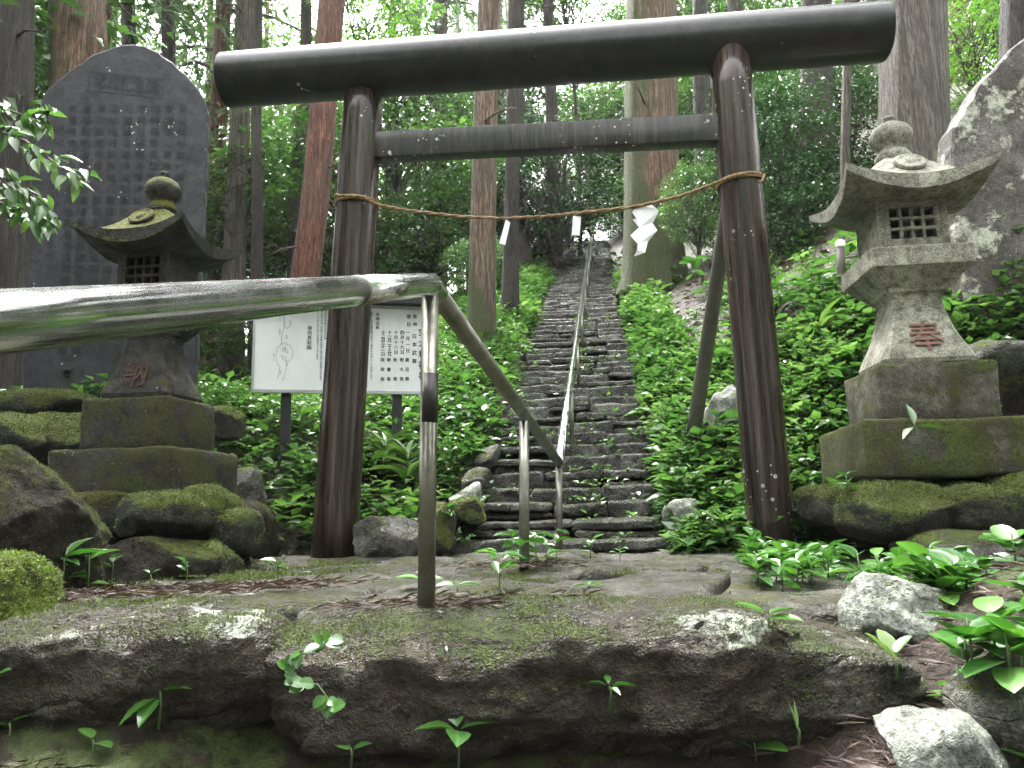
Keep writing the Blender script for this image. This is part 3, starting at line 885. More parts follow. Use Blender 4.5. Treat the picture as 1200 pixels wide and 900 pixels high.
# rope and paper streamers
rp = [(392, 229, 4.245), (424, 230, 4.235), (442, 240, 4.26), (480, 247, 4.25), (540, 254, 4.22), (590, 256, 4.19), (640, 253.5, 4.16), (675, 250, 4.13), (745, 242.5, 4.09), (800, 229, 4.05), (840, 214, 4.01), (858, 206, 3.985), (880, 202, 3.985), (893, 204, 4.03)]
rpp = [pix(a, b, Y=c) for a, b, c in rp]
rope = thing('straw_rope', rpp[5], 'thin straw rope tied between the two gate pillars', 'rope')
pts = []
for i in range(len(rpp)-1):
    for t in np.linspace(0, 1, 10, endpoint=False): pts.append(rpp[i].lerp(rpp[i+1], t))
pts = [Vector(p) for p in pts]+[rpp[-1]]
for q in range(3):
    sm = [p.copy() for p in pts]
    for i in range(1, len(pts)-1): sm[i] = (pts[i-1]+pts[i]*2+pts[i+1])/4
    pts = sm
for s in range(2):
    hel = []
    for i, p in enumerate(pts):
        a = i*1.15+s*math.pi
        hel.append(p+Vector((0, -math.cos(a)*.005, math.sin(a)*.005)))
    V, F = tube(hel, .0062, 6)
    put('strand', V, F, M['rope'], rope, smooth=True)
def ring(c, axis, r, mat, turns=2):
    axis = axis.normalized(); u = axis.orthogonal().normalized(); w = axis.cross(u)
    pp = [c+axis*((k/40-.5*turns)*.014)+(u*math.cos(k*2*math.pi/40)+w*math.sin(k*2*math.pi/40))*r for k in range(40*turns+1)]
    V, F = tube(pp, .008, 6); return V, F
for cpx, Y0, a, b, r in (((418, 229), 4.36, TP_L0, TP_L1, .125), ((868, 204), 4.10, TP_R0, TP_R1, .123)):
    zt = pix(*cpx, Y=Y0-.12).z
    t = (zt-a.z)/(b.z-a.z)
    V, F = ring(a.lerp(b, t), b-a, r+.003, 'rope')
    put('loop', V, F, M['rope'], rope, smooth=True)
V, F = tube([pix(896, 204, Y=4.02), pix(893, 212, Y=4.0), pix(889, 214, Y=3.99)], .006, 6)
put('rope_end', V, F, M['rope'], rope, smooth=True)
def paper_strip(pl, Y, lab, tw=.004):
    g = Geo()
    for k, poly in enumerate(pl):
        W_ = [pix(x, y, Y=Y-k*.004+(.012 if j % 2 else 0)) for j, (x, y) in enumerate(poly)]
        n = len(W_)
        V = [tuple(p) for p in W_]+[tuple(p+Vector((0, .0012, 0))) for p in W_]
        F = [tuple(range(n)), tuple(range(2*n-1, n-1, -1))]+[(i, n+i, n+(i+1) % n, (i+1) % n) for i in range(n)]
        g.add(V, F)
    return tag(g.put('paper_streamer', M['paper']), lab, 'paper streamer', 'paper streamers on the rope')
paper_strip([[(593, 257), (598, 261), (592, 287), (585, 285)]], 4.175, 'narrow tilted white paper strip hanging left on the rope')
paper_strip([[(671.5, 253), (681, 254), (679, 276), (670, 275)]], 4.125, 'short white paper strip hanging at the middle of the rope')
z7 = lambda L: [(560+x/4.09, 220+y/4.09) for x, y in L]
paper_strip([z7([(775, 78), (828, 76), (868, 110), (836, 172), (775, 192), (742, 152), (760, 146), (738, 116)]),
             z7([(776, 186), (836, 168), (860, 204), (814, 260), (768, 270), (730, 228)]),
             z7([(768, 258), (816, 254), (802, 310), (748, 329), (762, 298)])], 4.09, 'large white zigzag paper streamer hanging right on the rope')

# ------------------------------------------------------------------ handrail
rail = thing('handrail', (-.216, 1.9, 0), 'wet stainless steel handrail running past the camera and up the stairs', 'handrail')
r_dir = Vector((.244, 1.25, .393))
P0 = Vector((-.444, .65, .445)); P1 = Vector((-.202, 1.9, .838))
P_b = P0-r_dir*1.05
A1 = P0.lerp(P1, .62)
V, F = tube([P_b, A1], .0287, 36); put('rail_bar', V, F, M['steel'], rail, smooth=True)
els = [A1, P0.lerp(P1, .8), P0.lerp(P1, .93), P1+Vector((0, 0, -.001)), P1+Vector((.012, .05, -.012))]
V, F = tube(els, .0287, 36); put('rail_bar', V, F, M['steel'], rail, smooth=True)
V, F = tube([A1-r_dir*.004, A1+r_dir*.004], .0298, 36); put('weld_ring', V, F, M['steel_d'], rail, smooth=True)
P2 = Vector((.252, 4.3, .5))
J1 = P1+Vector((.012, .05, -.012))
V, F = tube([J1, J1.lerp(P2, .5), P2], [.0265, .025, .025], 28); put('rail_bar', V, F, M['steel_d'], rail, smooth=True)
PT = Vector((2.30, 20.0, 7.72))
hs = []
for k in range(0, 15):
    t = k/14
    p = P2.lerp(PT, t); p.z += .14*math.sin(t*math.pi)*.4
    hs.append(p)
hs[0] = P2
V, F = tube(hs, .025, 20); put('rail_bar', V, F, M['steel'], rail, smooth=True)
def post(a, b, r, mat): 
    V, F = tube([a, b], r, 24); return put('post', V, F, M[mat], rail, smooth=True)
pb = Vector((-.218, 1.9, -.04))
p1 = post(pb, P1+Vector((-.002, 0, -.02)), .0215, 'steel_d')
V, F = tube([pb.lerp(P1, .595), pb.lerp(P1, .735)], .0222, 24); put('tape_band', V, F, M['tape'], p1, smooth=True)
V, F = tube([pb.lerp(P1, .0), pb.lerp(P1, .30), pb.lerp(P1, .595)], [.0225, .0219, .0217], 24)
post(Vector((.033, 3.2, -.05)), Vector((.047, 3.2, .62)), .021, 'steel_d')
post(Vector((.240, 4.3, -.05)), P2, .018, 'steel_d')
for k in range(1, 11):
    t = k/10.6
    i = t*14; a = int(i); p = hs[a].lerp(hs[min(14, a+1)], i-a)
    dv = (p-ST0).dot(FW)
    post(Vector((p.x, p.y, ST0.z+steph(dv)-.05)), p, .018, 'steel_d')

# ------------------------------------------------------------------ stone lanterns
def cuboid(sx, sy, sz, c, bev=.006, jit=.002, seed=1):
    V, F = soft_box((sx, sy, sz), bev, (3, 3, 2), jit, seed, 8)
    return V+np.array(c), F
def lantern(base, scale, head, mats, label, kanji, red, lb=.78, hs=1.0):
    root = thing('stone_lantern', base, label, 'stone lantern')
    hm, bm, cm = mats
    def P(name, V, F, m, parent=root, smooth=False):
        W = rotz(np.asarray(V)*np.array((scale*hs, scale*hs, scale)), -head)+np.array(tuple(base))
        return put(name, W, F, m, parent, smooth)
    sd = int(abs(base[0])*10)
    V, F = soft_box((lb, lb, .265), .018, (9, 9, 4), .012, sd, 6); P('lower_base', V+np.array((0, 0, .132)), F, M['lant_rm'] if bm is M['lant_rb'] else bm, smooth=False)
    V, F = soft_box((.53, .53, .276), .016, (7, 7, 4), .009, sd+1, 6); P('upper_base', V+np.array((0, 0, .401)), F, bm)
    sh = [(.190, .537), (.205, .548), (.210, .57), (.200, .60), (.178, .65), (.153, .71), (.134, .785), (.121, .845), (.118, .878), (.126, .902), (.146, .914), (.148, .925)]
    V, F = sqloft(sh, 7, .10, .0015, sd); shaft = P('shaft', V, F, hm, smooth=False)
    mp = [(.148, .925), (.152, .932), (.182, .965), (.218, 1.005), (.238, 1.02), (.240, 1.03), (.240, 1.11), (.233, 1.117)]
    V, F = sqloft(mp, 7, .03, .003, sd+2); P('middle_plate', V, F, hm)
    # fire box: three plain walls, one latticed front
    z0, z1, h = 1.117, 1.385, .166
    fb = None
    g = Geo()
    g.add(*cuboid(.035, 2*h-.004, z1-z0, (-h+.0175, 0, (z0+z1)/2), seed=sd))
    g.add(*cuboid(.035, 2*h-.004, z1-z0, (h-.0175, 0, (z0+z1)/2), seed=sd+1))
    g.add(*cuboid(2*h-.07, .035, z1-z0, (0, h-.0195, (z0+z1)/2), seed=sd+2))
    fb = P('fire_box', g.verts(), g.F, hm)
    f = Geo(); yf = -h+.018; xw = h*.64; fw = h-.035-xw
    f.add(*cuboid(fw, .034, z1-z0, (-xw-fw/2, yf, (z0+z1)/2)))
    f.add(*cuboid(fw, .034, z1-z0, (xw+fw/2, yf, (z0+z1)/2)))
    f.add(*cuboid(2*h-.07, .036, .060, (0, yf, z0+.030)))
    f.add(*cuboid(2*h-.07, .036, .050, (0, yf, z1-.025)))
    P('window_frame', f.verts(), f.F, hm, fb)
    wh = z1-z0-.11
    for k in range(1, 4):
        V, F = cuboid(.016, .022, wh+.02, (-xw+2*xw*k/4, yf+.003, z0+.06+wh/2), .002, 0); P('window_bar', V, F, hm, fb)
    for k in range(1, 3):
        V, F = cuboid(2*xw+.008, .024, .016, (0, yf+.002, z0+.06+wh*k/3), .002, 0); P('window_bar', V, F, hm, fb)
    # roof with upswept corners
    n = 29; hw = .328
    us = np.linspace(-1, 1, n)
    V, F = [], []
    def top(u, v):
        m = max(abs(u), abs(v)); c = abs(u*v)
        r2 = math.sqrt(u*u+v*v)
        dome = .235*(1-sstep(.0, 1.05, (m*.65+r2*.35)))**.9
        return 1.432+dome+.070*c**2.0+.010*m
    def bot(u, v):
        m = max(abs(u), abs(v)); c = abs(u*v)
        return 1.362+.020*max(0, m-.45)+.105*c**2.0
    for f_ in (top, bot):
        for v in us:
            for u in us:
                fl = 1+.075*abs(u*v)**3
                q = 1.0 if f_ is top else .985
                V.append((u*hw*fl*q, v*hw*fl*q, f_(u, v)))
    N2 = n*n
    for a in range(n-1):
        for b in range(n-1):
            i = a*n+b
            F.append((i, i+1, i+n+1, i+n)); F.append((N2+i, N2+i+n, N2+i+n+1, N2+i+1))
    bd = [(k) for k in range(n)]+[k*n+n-1 for k in range(1, n)]+[(n-1)*n+k for k in range(n-2, -1, -1)]+[k*n for k in range(n-2, 0, -1)]
    for k in range(len(bd)):
        i, j = bd[k], bd[(k+1) % len(bd)]
        F.append((i, N2+i, N2+j, j))
    V = np.array(V)
    o = Vector((sd, 1, 2))
    V = V+np.array([noise.noise_vector(Vector(v)*9+o) for v in V])*.004
    roof = P('roof', V, F, cm, smooth=False)
    me = roof.data
    nrm = [p.normal.copy() for p in me.polygons]
    me.polygons.foreach_set('use_smooth', np.array([len(p.vertices) == 4 and i < 2*(n-1)*(n-1) for i, p in enumerate(me.polygons)]))
    # crest medallion on the front slope
    cr, fr = lathe([(.074, -.012), (.074, .008), (.064, .013), (.058, .008), (.03, .008), (.024, .015), (0.002, .015)], 20)
    cr = rot(cr, (R(50), 0, 0))+np.array((0, -.205, 1.555)); P('crest', cr, fr, cm, roof, True)
    # finial
    fp = [(.085, 1.635), (.09, 1.672), (.075, 1.69), (.066, 1.708), (.072, 1.727), (.098, 1.745), (.108, 1.775), (.104, 1.80), (.088, 1.828), (.06, 1.848), (.03, 1.857), (.018, 1.865), (.016, 1.878), (.024, 1.888), (.018, 1.90), (.004, 1.903)]
    V, F = lathe(fp, 30); P('finial', V, F, cm, smooth=True)
    # painted character on the shaft
    V, F = text_geo(kanji, .165, .006)
    nv = (V-np.array((.0825, -.07, 0)))
    xx, zz = nv[:, 0], nv[:, 1]+.69
    hz = np.interp(zz, [p[1] for p in sh], [p[0] for p in sh])
    W = np.stack([xx, -hz-.006-V[:, 2], zz], 1)
    P('painted_character', W, F, red, shaft)
    return root
BR = (2.11, 3.97, .36)
BL = (-1.95, 4.12, .335)
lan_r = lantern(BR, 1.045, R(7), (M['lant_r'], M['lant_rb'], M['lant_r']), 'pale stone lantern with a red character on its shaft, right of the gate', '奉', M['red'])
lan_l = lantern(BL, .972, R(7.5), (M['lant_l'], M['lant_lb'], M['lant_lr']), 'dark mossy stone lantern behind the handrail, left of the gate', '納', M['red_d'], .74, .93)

# ------------------------------------------------------------------ stone steles
def stele(name, outline, Y, head, thick, mat, label, seed, zb):
    o0 = pix(*outline[0], Y=Y)
    xa = Vector((math.cos(head), -math.sin(head), 0)); ya = Vector((0, 0, 1))
    nrm = Vector((-math.sin(head), -math.cos(head), 0))
    poly = []
    for x, y in outline:
        d = CAM_M @ Vector(((x-600)/900, (450-y)/900, -1.0))
        c = Vector((0, 0, EYE))
        t = (o0-c).dot(nrm)/d.dot(nrm)
        p = c+d*t-o0
        poly.append((p.dot(xa), p.z))
    root = thing(name, (o0.x, o0.y, zb), label, 'stone stele')
    # densified, roughened outline; bevelled front edge
    rr = random.Random(seed)
    dense = []
    for i in range(len(poly)):
        a, b = poly[i], poly[(i+1) % len(poly)]
        m = max(1, int(math.hypot(b[0]-a[0], b[1]-a[1])/.05))
        for k in range(m):
            t = k/m
            dense.append((a[0]+(b[0]-a[0])*t+rr.uniform(-.007, .007), a[1]+(b[1]-a[1])*t+rr.uniform(-.007, .007)))
    n = len(dense)
    cx = sum(p[0] for p in dense)/n; cz = sum(p[1] for p in dense)/n
    def ringp(ins, dep):
        out = []
        for u, v in dense:
            dx, dz = cx-u, cz-v; L = math.hypot(dx, dz)
            out.append(tuple(o0+xa*(u+dx/L*ins)+ya*(v+dz/L*ins)-nrm*dep))
        return out
    rings = [ringp(.022, 0), ringp(.006, .014), ringp(0, .05), ringp(.0, thick*.8), ringp(.05, thick)]
    V = [p for r_ in rings for p in r_]
    F = [tuple(range(n-1, -1, -1)) if xa.cross(ya).dot(nrm) < 0 else tuple(range(n))]
    for r_ in range(len(rings)-1):
        for i in range(n):
            j = (i+1) % n
            F.append((r_*n+i, (r_+1)*n+i, (r_+1)*n+j, r_*n+j))
    F.append(tuple(range(4*n, 5*n)))
    put('slab', V, F, mat, root)
    return root, o0, xa, ya, nrm
# left dark slate stele
SL = [(24, 480), (28, 330), (36, 215), (45, 130), (50, 110), (60, 98), (74, 86), (88, 76), (102, 67), (116, 60), (130, 54), (143, 51), (156, 50), (170, 53), (184, 59), (198, 68), (210, 78), (222, 91), (233, 104), (240, 114), (243, 124), (243, 150), (241, 210), (234, 330), (228, 480)]
root, o0, xa, ya, nrm = stele('stone_stele', SL, 5.5, R(-16), .2, M['slate'], 'tall dark slate stele with carved columns of text behind the left lantern', 4, 1.0)
def plane_px(x, y, off=0.0):
    d = CAM_M @ Vector(((x-600)/900, (450-y)/900, -1.0)); c = Vector((0, 0, EYE))
    return c+d*((o0+nrm*off-c).dot(nrm)/d.dot(nrm))
# sunken title panel: a dark frame strip and raised seal characters
tl, tr_, bl = plane_px(103, 82), plane_px(192, 83), plane_px(101, 106)
pw, ph = (tr_-tl).length, (tl-bl).length
g = Geo()
for (u0, u1, v0, v1) in ((0, pw, -.012, 0), (0, pw, -ph, -ph+.010), (0, .02, -ph+.011, -.013), (pw-.012, pw, -ph+.011, -.013)):
    V, F = prism([(u0, v0), (u1, v0), (u1, v1), (u0, v1)], .01, tl+nrm*.002, xa, ya); g.add(V, F)
g.put('title_frame', M['carve'], root)
g = Geo()
for k, ch in enumerate('碑念記戦忠'[::-1]):
    V, F = text_geo(ch, ph*.86, .012)
    V = V*np.array((.62, 1, 1))
    g.add(on_plane(V+np.array((.05+k*(pw-.09)/5, -.005, 0)), tl, xa, ya, .0025), F)
g.put('title_characters', M['carve'], root)
cols = [(214, '深山翁杉拾一里古道'), (198, '昔在御山霊楽明神社'), (182, '並導其雄岳西征行末'), (166, '傍離社閣渓舟衛房経'), (150, '北岩車定班師道開度'), (133, '回此地駐旗族後人長思'),
        (118, '奉六実風雨経年久願廟'), (101, '修理敷輪基置之神蹟'), (85, '実居特修祭典永遠奉仕'), (66, '大正七年九月吉日建之')]
for ci, (x, txt) in enumerate(cols):
    g = Geo()
    rows = 22 if ci > 2 else 16
    seq = (txt*3)[:rows]
    pitch = 13.4
    xb = x-.062*0
    for k, ch in enumerate(seq):
        y = 128+k*pitch
        xx = x-.045*(y-128)-(214-x)*.0
        sz = .070 if ci < 9 else .045
        if y > 465: break
        p = plane_px(xx-5, y-6)
        V, F = text_geo(ch, sz, .008)
        put('character', on_plane(V, p, xa, ya, .0022), F, M['carve'], root)
# right weathered stele
WORN = flat_mat('worn carved lettering', (.045, .04, .036), .7)
SR = [(1133, 425), (1126, 330), (1118, 250), (1114, 175), (1116, 150), (1132, 122), (1150, 92), (1172, 72), (1192, 48), (1230, 22), (1275, 30), (1320, 70), (1345, 140), (1350, 260), (1345, 425)]
root, o0, xa, ya, nrm = stele('stone_stele', SR, 4.95, R(9), .32, M['slab_r'], 'weathered brown stele with white lichen patches behind the right lantern', 9, 1.1)
g = Geo()
for x, y0, txt, sz in ((1166, 222, '献木一千本奉納者', .07), (1180, 300, '山林組合一同之碑', .08)):
    for k, ch in enumerate(txt):
        V, F = text_geo(ch, sz, 0.0)
        put('character', on_plane(V, plane_px(x-6+k*.6, y0+k*14.5), xa, ya, .0015), F, WORN, root)

# ------------------------------------------------------------------ notice board
s_bl, s_br = pix(297, 452, Y=5.35), pix(509, 463, Y=5.65)
s_bl.z = s_br.z = (s_bl.z+s_br.z)/2
sx = (s_br-s_bl); SW = sx.length; sx.normalize(); sn = Vector((sx.y, -sx.x, 0)); SH = .62
board = thing('notice_board', ((s_bl+s_br)/2)-Vector((0, 0, .9)), 'white shrine notice board with black writing and a map on black legs', 'notice board')
UP = Vector((0, 0, 1))
V, F = prism([(0, 0), (SW, 0), (SW, SH), (0, SH)], .012, s_bl, sx, UP); put('panel', V, F, M['sign'], board)
def bar(u0, u1, v0, v1, d0, d1, mat, name, par=board):
    V, F = prism([(u0, v0), (u1, v0), (u1, v1), (u0, v1)], d0-d1, s_bl+sn*d0, sx, UP); return put(name, V, F, mat, par)
bar(-.014, SW+.014, -.022, -.001, .014, -.03, M['alu'], 'bottom_trim')
bar(-.014, -.001, 0, SH, .012, -.03, M['alu'], 'side_trim')
bar(SW+.001, SW+.014, 0, SH, .012, -.03, M['alu'], 'side_trim')
bar(-.014, SW+.014, SH+.001, SH+.022, .014, -.03, M['alu'], 'top_trim')
bar(-.05, SW+.05, SH+.024, SH+.11, .10, -.16, M['black'], 'hood')
def sign_u(px): 
    d = CAM_M @ Vector(((px-600)/900, (450-420)/900, -1.0)); c = Vector((0, 0, EYE))
    return ((c+d*((s_bl-c).dot(sn)/d.dot(sn)))-s_bl).dot(sx)
for lx in (336, 466):
    u = sign_u(lx)
    V, F = prism([(u-.035, -1.25), (u+.035, -1.25), (u+.035, SH*.9), (u-.035, SH*.9)], .05, s_bl-sn*.034, sx, UP); put('leg', V, F, M['black'], board)
def spx(px, py):
    d = CAM_M @ Vector(((px-600)/900, (450-py)/900, -1.0)); c = Vector((0, 0, EYE))
    p = c+d*((s_bl-c).dot(sn)/d.dot(sn))-s_bl
    return p.dot(sx), p.z
def column(chars, px, py, size, gap, bold=.012, mat='ink', name='lettering'):
    g = Geo(); u, v = spx(px, py)
    for k, ch in enumerate(chars):
        if ch == ' ': continue
        V, F = text_geo(ch, size, bold)
        if not len(V): continue
        g.add(on_plane(V+np.array((u-size/2, v-k*gap, 0)), s_bl, sx, UP, .0025), F)
    g.put(name, M[mat], board)
zs = lambda x, y: (420+x/7.5, 350+y/7.5)
def zc(ch, x, y, size, gap, **k): px, py = zs(x, y); column(ch, px, py, size, gap, **k)
zc('宝大和神社', 562, 262, .062, .083, bold=.02)
zc('祭神', 497, 140, .034, .060); zc('日本武尊', 492, 310, .038, .063)
zc('祭日', 443, 140, .034, .060)
for x, a, b in ((434, '一月一日', '歳旦祭'), (386, '四月十九日', '例大祭'), (330, '十月十八日', '秋 祭'), (274, '十一月二十三日', '新嘗祭'), (218, '十二月三十一日', '除夜祭')):
    sz = .033
    n = len(a)
    zc(a, x, 280, .033, .176/n*1.0+.002, bold=.014)
    zc(b, x-6, 520, .032, .072, bold=.014)
zc('由緒沿革', 168, 120, .030, .034)
zc('天平の昔行基菩薩が創立し奉れる古社にして旧記に云う', 118, 118, .019, .0205, bold=.01)
zc('大永二年社殿を再建し氏子崇敬者と共に春秋の祭礼を行う', 78, 120, .019, .0220, bold=.01)
zl = lambda x, y: (290+x/7.5, 350+y/7.5)
for ch, x, y, s_, g_ in (('境内見取図', 548, 240, .033, .036), ('古より山の神を祀り村人の信仰あつく今に至る', 622, 80, .017, .0185), ('本殿は明治の頃に改築され拝殿は昭和に至り氏子の奉納により成る', 655, 80, .017, .0180), ('境内の老杉は県の天然記念物', 688, 80, .017, .0185)):
    px, py = zl(x, y); column(ch, px, py, s_, g_, bold=.01)
g = Geo()
def ribbon(L, w=.0026):
    for a, b in zip(L[:-1], L[1:]):
        (u0, v0), (u1, v1) = spx(*zl(*a)), spx(*zl(*b))
        dx, dy = u1-u0, v1-v0; l = math.hypot(dx, dy)+1e-9; px_, py_ = -dy/l*w/2, dx/l*w/2
        g.add(on_plane(np.array([(u0-px_, v0-py_, 0), (u1-px_, v1-py_, 0), (u1+px_, v1+py_, 0), (u0+px_, v0+py_, 0)]), s_bl, sx, UP, .0022), [(0, 1, 2, 3)])
ribbon([(318, 140), (320, 260), (300, 330), (296, 400), (262, 430), (250, 500), (262, 570), (285, 600), (280, 650), (262, 705)])
ribbon([(325, 140), (328, 250), (352, 262), (378, 240), (388, 190)])
ribbon([(340, 120), (380, 150), (440, 165)])
ribbon([(330, 400), (372, 410), (400, 460), (392, 520), (355, 560), (340, 620), (318, 705)])
ribbon([(290, 400), (300, 395), (350, 388)]); ribbon([(300, 520), (330, 545), (345, 520), (300, 500), (300, 520)]); ribbon([(310, 430), (340, 440), (330, 470), (305, 460), (310, 430)])
g.put('map_drawing', M['ink_g'], board)
for ch, x, y in (('石段', 285, 165), ('社務所', 285, 270), ('手水', 372, 195), ('鳥居', 345, 320), ('本殿', 352, 450), ('拝殿', 330, 425), ('参道入口', 232, 480), ('神楽殿', 345, 540), ('石碑', 292, 630), ('駐', 315, 700)):
    px, py = zl(x, y); column(ch, px, py, .013, .0145, bold=.004, mat='ink_g', name='map_lettering')

# ------------------------------------------------------------------ poles
a, b = pix(813, 505, Y=5.35), pix(866, 160, Y=4.36)
V, F = tube([a.lerp(b, t) for t in np.linspace(-.1, 1, 8)], np.linspace(.052, .043, 8), 16)
tag(put('prop_pole', V, F, M['wood_g'], smooth=True), 'slanting grey wooden pole propped behind the right pillar', 'pole')
a, b = pix(984, 420, Y=6.2), pix(985, 290, Y=6.2)
root = thing('marker_post', a, 'thin post with a round white cap behind the right lantern', 'post')
V, F = tube([(a-Vector((0, 0, .4))).lerp(b, t) for t in np.linspace(0, 1, 8)], .036, 16); put('post', V, F, flat_mat('brown post', (.05, .04, .03), .7, 0, .6, 20), root, smooth=True)
V, F = lathe([(.02, -.02), (.036, 0), (.042, .025), (.036, .05), (.018, .066), (.002, .07)], 18); put('cap', V+np.array(tuple(b)), F, M['white_cap'], root, smooth=True)
V, F = tube([pix(1052, 862, Y=1.5), pix(1085, 842, Y=1.55), pix(1120, 828, Y=1.58), pix(1165, 795, Y=1.62)], [.007, .006, .006, .004], 8)
tag(put('fallen_twig', V, F, M['twig'], smooth=True), 'bare brown twig lying among leaves at the lower right', 'twig')

# ------------------------------------------------------------------ trees
def cedar_crown(seed, H=11.0, Rm=2.7, nb=60, per=110):
    r = np.random.default_rng(seed)
    Ps, Ds, Us, Ls = [], [], [], []
    wood = Geo()
    for i in range(nb):
        t = (i+r.random())/nb
        z = H*t
        az = i*2.399+r.normal(0, .3)
        L = Rm*(1-t)**.75*r.uniform(.6, 1.1)+.35
        d = np.array([math.cos(az), math.sin(az), 0])
        s = np.linspace(0, 1, 6)
        path = np.outer(s*L, d)+np.stack([0*s, 0*s, z+.10*s*L-.55*L*s**2*r.uniform(.5, 1.1)], 1)
        if i % 2 == 0:
            wood.add(*tube(path, np.linspace(.035, .008, 6), 4, cap=False))
        m = int(per*(.4+.6*L/Rm))
        q = r.beta(1.6, 1.1, m)
        base = np.stack([np.interp(q, s, path[:, k]) for k in range(3)], 1)
        side = np.array([-d[1], d[0], 0])
        lat = r.normal(0, .30, m)*(1-.4*q)*min(1.3, L*.5)
        base = base+lat[:, None]*side+np.stack([0*q, 0*q, r.normal(-.04, .10, m)-.25*np.abs(lat)], 1)
        Ps.append(base)
        Ds.append(d*.7+np.sign(lat)[:, None]*side*.6+r.normal(0, .35, (m, 3))+np.array((0, 0, -.35)))
        U = r.normal(0, .6, (m, 3)); U[:, 2] += 1; Us.append(U)
        Ls.append(r.uniform(.14, .34, m))
    P, D, U, L = map(np.concatenate, (Ps, Ds, Us, Ls))
    v, f, a = leaves(LA, P, D, U, L, r.uniform(.16, .30, len(P)), r.random(len(P)))
    return mesh_np('crown', v, f, attrs=a), wood
def add_mat(me, *ms):
    for m in ms: me.materials.append(m)
    return me
CEDAR = []
for s in range(3):
    me, wood = cedar_crown(100+s)
    add_mat(me, M['leaf_cedar'])
    wm = add_mat(mesh_np('branches', wood.verts(), wood.F), M['bark_dark'])
    CEDAR.append((me, wm))

def trunk_geo(pts, rad, seed, ns=28, flare=0.0, ridge=.06, stubs=6, stub_z=(2, 9)):
    rr = random.Random(seed)
    P = np.array([tuple(p) for p in pts])
    h = np.concatenate([[0], np.cumsum(np.linalg.norm(np.diff(P, axis=0), axis=1))])
    rad = np.asarray(rad)*(1+flare*np.exp(-h/.55))
    def rd(i, j):
        a = 2*math.pi*j/ns
        n_ = noise.noise(Vector((math.cos(a)*2.6+seed*3, math.sin(a)*2.6, h[i]*.22)))
        n2 = noise.noise(Vector((math.cos(a)*7+seed, math.sin(a)*7, h[i]*.5)))
        fl = flare*.35*math.exp(-h[i]/.5)*math.cos(a*5+seed)
        return 1+ridge*n_+ridge*.6*n2+fl
    V, F = tube(pts, rad, ns, True, rd)
    g = Geo().add(V, F)
    for _ in range(stubs):
        z = rr.uniform(*stub_z)
        i = int(np.searchsorted(h, z))
        if i >= len(P): continue
        az = rr.uniform(0, 6.28); L = rr.uniform(.4, 1.6)
        d = Vector((math.cos(az), math.sin(az), rr.uniform(-.4, .25)))
        p = Vector(P[i]); q = [p+d*(L*t)+Vector((rr.uniform(-.05, .05), rr.uniform(-.05, .05), -.25*L*t*t)) for t in (0, .35, .7, 1)]
        g.add(*tube(q, [.022, .015, .010, .004], 5, False))
    return g

def lerp_pts(a, b, n, wob, seed):
    out = []
    for t in np.linspace(0, 1, n):
        p = a.lerp(b, t)
        out.append(p+Vector((noise.noise(Vector((t*3, seed, 0))), noise.noise(Vector((t*3, seed, 5))), 0))*wob*min(1, t*4))
    return out

def hero_tree(pb, pt, Y, wpx, mat, label, crown, H=20.0, cz=12.0, cs=.6, flare=.25, taper=.55, seed=1, stubs=5, n=40, wob=.10, group=None):
    b = pix(*pb, Y=Y); t = pix(*pt, Y=Y)
    d = (t-b).normalized()
    g0 = terrain(b.x, b.y)
    b = b+d*((g0-.15-b.z)/d.z)
    top = b+d*H
    r0 = wpx*(Y*.985)/900/2
    pts = lerp_pts(b, top, n, wob, seed)
    # denser rings close to the ground
    ts = np.linspace(0, 1, n)**1.6
    pts = [b.lerp(top, x)+Vector((noise.noise(Vector((x*4, seed, 0))), noise.noise(Vector((x*4, seed, 5))), 0))*wob*min(1, x*6) for x in ts]
    root = thing('cedar_tree', (b.x, b.y, g0), label, 'tree', group)
    trunk_geo(pts, r0*(1-taper*ts), seed, flare=flare, stubs=stubs).put('trunk', M[mat], root, True)
    c = b+d*cz
    for k, nm in ((0, 'crown'), (1, 'branches')):
        o = link(nm, CEDAR[crown][k], None, root, tuple(c))
        o.scale = (cs, cs, (H-cz+.6)/11.0); o.rotation_euler = (0, 0, seed*1.3)
    return root
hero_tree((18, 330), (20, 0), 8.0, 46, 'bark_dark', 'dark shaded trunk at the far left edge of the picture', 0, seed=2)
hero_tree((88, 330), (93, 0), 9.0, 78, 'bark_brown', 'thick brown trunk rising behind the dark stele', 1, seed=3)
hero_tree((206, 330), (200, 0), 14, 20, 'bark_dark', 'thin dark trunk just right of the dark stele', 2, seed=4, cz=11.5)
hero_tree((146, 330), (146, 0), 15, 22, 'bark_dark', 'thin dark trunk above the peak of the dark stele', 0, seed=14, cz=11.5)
hero_tree((356, 322), (391, 0), 11, 36, 'bark_red', 'leaning red barked cedar left of the gate', 1, seed=5, cz=11.5, taper=.3)
hero_tree((564, 405), (573, 0), 9.0, 34, 'bark_tan', 'slim straight cedar with tan bark left of the stairs', 2, seed=6, cz=11.5, flare=.15, taper=.55)
hero_tree((597, 392), (600, 180), 10.2, 19, 'bark_dark', 'dark reddish trunk half hidden behind the slim tan cedar', 0, seed=7, cz=11.5, flare=.5)
hero_tree((766, 372), (763, 0), 11, 70, 'bark_brown', 'massive cedar with a moss covered base right of the stairs', 1, H=22, cz=11.5, seed=8, flare=.42, taper=.4, stubs=8)
hero_tree((1072, 250), (1069, 0), 7.2, 82, 'bark_grey', 'thick grey cedar directly behind the right lantern', 2, H=22, cz=11.5, seed=9, flare=.2, taper=.3)
hero_tree((955, 370), (957, 60), 9.5, 42, 'bark_dark', 'dark trunk in deep shade between the gate and the right lantern', 0, seed=10, cz=11.5)
